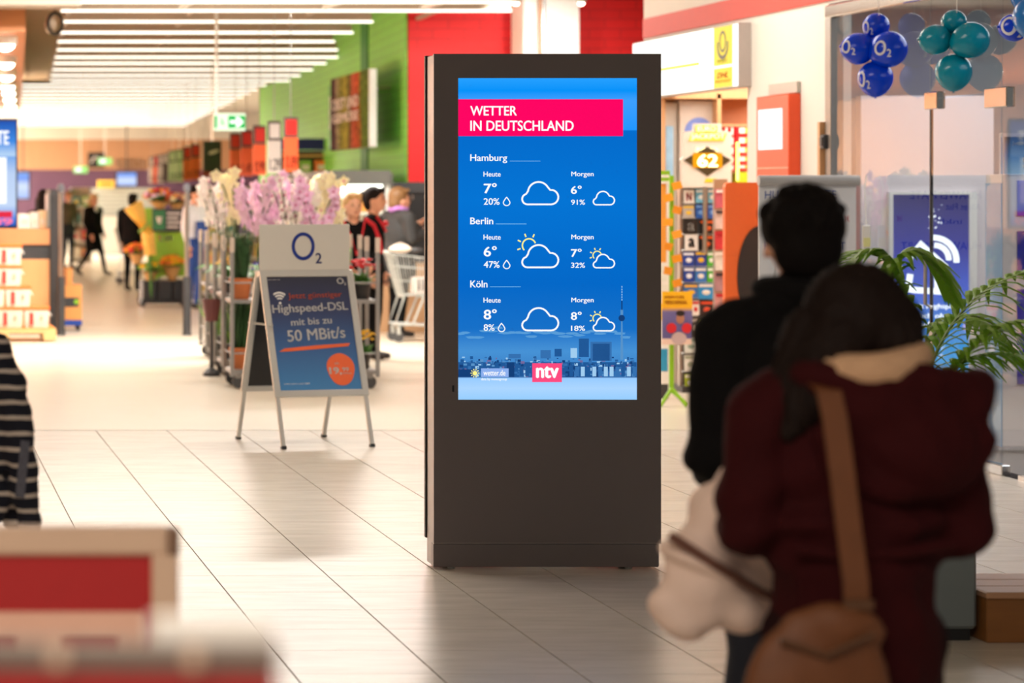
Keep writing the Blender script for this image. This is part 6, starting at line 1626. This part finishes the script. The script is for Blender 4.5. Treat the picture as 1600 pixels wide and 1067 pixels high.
# ------------------------------------------------------------------ planter, bench and palm
pl = thing('planter_box', 'grey rectangular planter standing behind the couple', 'planter', (3.4, 10.55, 0))
px0_, px1_ = (1215 - VX) * 10.5 / F - 3.4, (1535 - VX) * 10.5 / F - 3.4
MB().span((px0_ + .02, .02, 0), (px1_ - .02, .5, .045)).build('plinth', M_BLACK, pl); MB().span((px0_, 0, .045), (px1_, .52, .58), bev=.012).build('box', mat('planter_grey', (122, 132, 134), .5, noise=.06), pl); MB().span((px0_ + .04, .04, .56), (px1_ - .04, .48, .588)).build('soil', mat('soil', (58, 42, 32), .95, noise=.3, nscale=40), pl)
be = thing('wooden_bench_block', 'low brown wooden bench block beside the grey planter', 'bench', ((1535 - VX) * 10.5 / F + .02, 10.5, 0))
WB = mat('bench_wood', (150, 96, 44), .45, noise=.2, nscale=4, stretch=(1, 8, 8)); WBt = mat('bench_top_wood', (196, 150, 116), .4, noise=.12, nscale=4, stretch=(1, 8, 8))
MB().span((0, .01, 0), (1.6, .53, .165), bev=.004).build('body', WB, be)
for i in range(3): MB().span((-.005, i * .178, .165), (1.6, i * .178 + .172, .19), bev=.004).build('plank', WBt, be)
pm = thing('potted_palm', 'green feather palm growing from the grey planter', 'palm', (3.86, 10.8, .57))
LF = mat('palm_leaf', (136, 188, 50), .45, noise=.25, nscale=10); RC = mat('palm_stalk', (120, 150, 60), .5)
rnd = random.Random(12)
def W3(px, py, Z): p = U(px, py, Z); return Vector((p.x - 3.86, p.y - 10.8, p.z - .57))
def frond(ctrl, n=22, L=.30, side=1.0):
    ctrl = [Vector(c) for c in ctrl]
    def bz_(t):
        a = ctrl[:]
        while len(a) > 1: a = [a[i].lerp(a[i + 1], t) for i in range(len(a) - 1)]
        return a[0]
    pts = [bz_(i / 16) for i in range(17)]
    q = MB(); q.tube(pts, [.011 - .009 * i / 16 for i in range(17)], 6, 1)
    for i in range(n):
        t = .30 + .69 * i / (n - 1); p = bz_(t); d = (bz_(min(1, t + .02)) - bz_(t - .02)).normalized()
        sd = d.cross(Vector((0, 0, 1))); sd = sd.normalized() if sd.length > .05 else Vector((0, 1, 0))
        for s in (-1, 1):
            ll = L * (math.sin(PI * (.18 + .80 * (t - .3) / .7)) * .9 + .12) * rnd.uniform(.88, 1.1)
            q.leaf(p, d * .75 + sd * s * .75 + Vector((0, 0, .25)), ll, .036, rnd.uniform(.5, .85), 0, 4)
    return q.build('frond', [LF, RC], pm)
B0 = Vector((0, 0, .0))
frond([B0, W3(1420, 560, 10.8), W3(1470, 330, 10.9), W3(1310, 360, 10.9), W3(1290, 470, 10.8)], 24, .26)
frond([B0, W3(1400, 600, 10.8), W3(1330, 300, 10.7), W3(1450, 370, 10.7), W3(1495, 470, 10.7)], 24, .22)
frond([B0, W3(1425, 700, 10.8), W3(1430, 520, 10.9), W3(1520, 400, 11.0), W3(1690, 420, 11.0)], 26, .27)
frond([B0, W3(1420, 760, 10.8), W3(1430, 560, 10.6), W3(1500, 500, 10.5), W3(1690, 590, 10.4)], 26, .24)
frond([B0, W3(1380, 620, 10.9), W3(1380, 420, 11.1), W3(1300, 400, 11.2), W3(1250, 520, 11.3)], 20, .22)
frond([B0, W3(1440, 680, 10.6), W3(1500, 480, 10.4), W3(1600, 450, 10.3), W3(1700, 560, 10.2)], 24, .22)
frond([B0, W3(1400, 640, 11.0), W3(1430, 420, 11.3), W3(1560, 470, 11.5), W3(1590, 560, 11.5)], 20, .2)
MB().lathe([(.05, -.01), (.045, .08), (.03, .2)], n=10).build('stem_base', RC, pm)

# ------------------------------------------------------------------ striped shirts at the left edge
def stripe_mat():
    m = bpy.data.materials.new('striped_jersey'); m.use_nodes = True; nt = m.node_tree; b = nt.nodes['Principled BSDF']; L = nt.links.new
    tc = nt.nodes.new('ShaderNodeTexCoord'); sx = nt.nodes.new('ShaderNodeSeparateXYZ'); nz = nt.nodes.new('ShaderNodeTexNoise'); nz.inputs['Scale'].default_value = 9
    a = nt.nodes.new('ShaderNodeMath'); a.operation = 'MULTIPLY_ADD'; a.inputs[1].default_value = .022
    f = nt.nodes.new('ShaderNodeMath'); f.operation = 'MULTIPLY'; f.inputs[1].default_value = 1 / .046
    fr_ = nt.nodes.new('ShaderNodeMath'); fr_.operation = 'FRACT'; gt = nt.nodes.new('ShaderNodeMath'); gt.operation = 'GREATER_THAN'; gt.inputs[1].default_value = .72
    mx = nt.nodes.new('ShaderNodeMix'); mx.data_type = 'RGBA'; mx.inputs[6].default_value = lin((20, 22, 38)); mx.inputs[7].default_value = lin((206, 192, 180))
    L(tc.outputs['Object'], sx.inputs[0]); L(tc.outputs['Object'], nz.inputs['Vector']); L(nz.outputs[0], a.inputs[0]); L(sx.outputs[2], a.inputs[2]); L(a.outputs[0], f.inputs[0]); L(f.outputs[0], fr_.inputs[0]); L(fr_.outputs[0], gt.inputs[0]); L(gt.outputs[0], mx.inputs[0]); L(mx.outputs[2], b.inputs['Base Color'])
    b.inputs['Roughness'].default_value = .9
    return m
SJ = stripe_mat()
gr = thing('garment_rail', 'chrome garment rail at the left picture edge', 'clothes rail', (.05, 8.5, 0))
MB().tube([(-.65, 0, 0.03), (-.65, 0, 1.36), (.12, 0, 1.36)], .014, 8).build('rail', M_CHROME, gr); MB().tube([(-.65, -.3, .02), (-.65, .3, .02)], .016, 8).build('foot', M_CHROME, gr); MB().tube([(-.65, 0, .02), (.0, 0, .02)], .014, 8).build('foot', M_CHROME, gr)
def shirt(label, X, Z, s=1.0, m=SJ):
    t = thing('striped_shirt', label, 'shirt', (X, Z, .66), 0, 'striped shirts on the rail')
    P = [('e', (0, 0, .30), (.17, .045, .33), None, 0), ('e', (0, 0, .10), (.18, .05, .14), None, 0), ('c', (-.12, 0, .56), .04, (.12, 0, .56), .04, 0), ('c', (.14, 0, .555), .042, (.185, -.01, .42), .05, 0), ('c', (.185, -.01, .42), .05, (.215, -.02, .2), .046, 0), ('c', (.215, -.02, .2), .046, (.235, -.02, .045), .036, 0), ('c', (-.14, 0, .555), .042, (-.185, -.01, .42), .05, 0), ('c', (-.185, -.01, .42), .05, (-.235, -.02, .045), .036, 0)]
    blob('cloth', P, [m], t, .010, 3, fold=.008)
    MB().tube([(.06 * math.cos(a), .03 * math.sin(a), .60 + .01 * math.sin(a)) for a in [2 * PI * i / 14 for i in range(15)]], .014, 6).build('collar', mat('navy_collar', (26, 34, 66), .8), t)
    MB().tube([(-.15, 0, .585), (0, 0, .64), (.15, 0, .585)], .007, 6).build('hanger', M_BLACK, t); MB().tube([(0, 0, .64), (0, 0, .68), (.02, 0, .70), (.0, 0, .715), (-.015, 0, .70)], .004, 6).build('hook', M_STEEL, t)
    MB().box((.212, -.068, .20), (.028, .006, .17), rot=(.0, .1, 0)).build('sleeve_patch', mat('grey_patch', (96, 96, 108), .8, noise=.4, nscale=70), t)
    return t
shirt('navy and white striped long-sleeved shirt hanging nearest on the rail', .150, 8.44); shirt('second striped shirt hanging just behind the nearest one', .105, 8.56)

# ------------------------------------------------------------------ red sale signs close to the camera
FRM = mat('beige_frame', (214, 180, 154), .45, noise=.03); REDP = mat('sale_red', (176, 28, 30), .5, noise=.05); PKT = mat('sale_pale_print', (236, 184, 160), .5)
Zs_ = 5.1
sg1 = thing('sale_sign', 'red sale sign in a beige frame standing at lower left', 'sale sign', ((90 - VX) * Zs_ / F, Zs_, 0))
def ax(px): return (px - VX) * Zs_ / F - sg1.location.x
def az(py): return H - (py - VY) * Zs_ / F
MB().span((ax(-140), -.02, az(866)), (ax(262), .02, az(822)), bev=.006).build('frame_rail', FRM, sg1); MB().span((ax(236), -.02, az(1160)), (ax(278), .02, az(864)), bev=.004).build('frame_rail', FRM, sg1); MB().span((ax(-140), -.02, az(1160)), (ax(-100), .02, az(864)), bev=.004).build('frame_rail', FRM, sg1); MB().span((ax(-140), -.02, az(1200)), (ax(278), .02, az(1160)), bev=.004).build('frame_rail', FRM, sg1)
MB().span((ax(261), -.024, az(866)), (ax(279), .024, az(823)), bev=.004).build('corner_cap', mat('brown_cap', (130, 100, 80), .5), sg1)
rp_ = MB().span((ax(-105), -.006, az(1165)), (ax(240), .006, az(862))).build('red_panel', REDP, sg1)
mb = MB()
framed(mb, ax(-25), ax(222), az(1120), az(955), ax(92), ax(186), az(1120) + .002, az(990), -.012, -.006)
mb2 = MB(); mb2.span((ax(-60), -.012, az(990)), (ax(222), -.006, az(955))); mb2.span((ax(25), -.012, az(1120)), (ax(95), -.006, az(990))); mb2.span((ax(184), -.012, az(1120)), (ax(222), -.006, az(990))); mb2.span((ax(25), -.012, az(1150)), (ax(222), -.006, az(1120)))
mb2.build('block_letters', PKT, rp_)
MB().cyl((0, 0, .02), (0, 0, az(1200)), .018, 12).build('pole', M_STEEL, sg1); MB().lathe([(.2, 0), (.2, .012), (.03, .02)], n=20).build('foot', M_DARK, sg1)
Zr_ = 2.3
sg2 = thing('sale_sign', 'blurred red sign board with grey top edge nearest the camera', 'sale sign', ((150 - VX) * Zr_ / F, Zr_, 0), -.06)
def cx_(px): return (px - VX) * Zr_ / F - sg2.location.x
def cz_(py): return H - (py - VY) * Zr_ / F
MB().span((cx_(-200), -.012, cz_(1046)), (cx_(432), .012, cz_(1002)), bev=.003).build('frame_rail', mat('grey_brown_rail', (120, 104, 94), .5), sg2); MB().span((cx_(-200), -.008, cz_(1400)), (cx_(428), .008, cz_(1046))).build('red_panel', REDP, sg2)
for px in (90, 300): MB().box((cx_(px), -.014, cz_(1022)), (.012, .006, .016)).build('clip', FRM, sg2)
MB().span((cx_(235), -.006, cz_(1003)), (cx_(425), .004, cz_(962)), bev=.002).build('glare_strip', mat('white_glare', (244, 238, 230), .25, noise=.02), sg2)  # white strip standing in for the glare along the sign's top
MB().cyl((0, 0, .02), (0, 0, cz_(1400)), .014, 12).build('pole', M_STEEL, sg2); MB().lathe([(.18, 0), (.18, .012), (.03, .02)], n=20).build('foot', M_DARK, sg2)
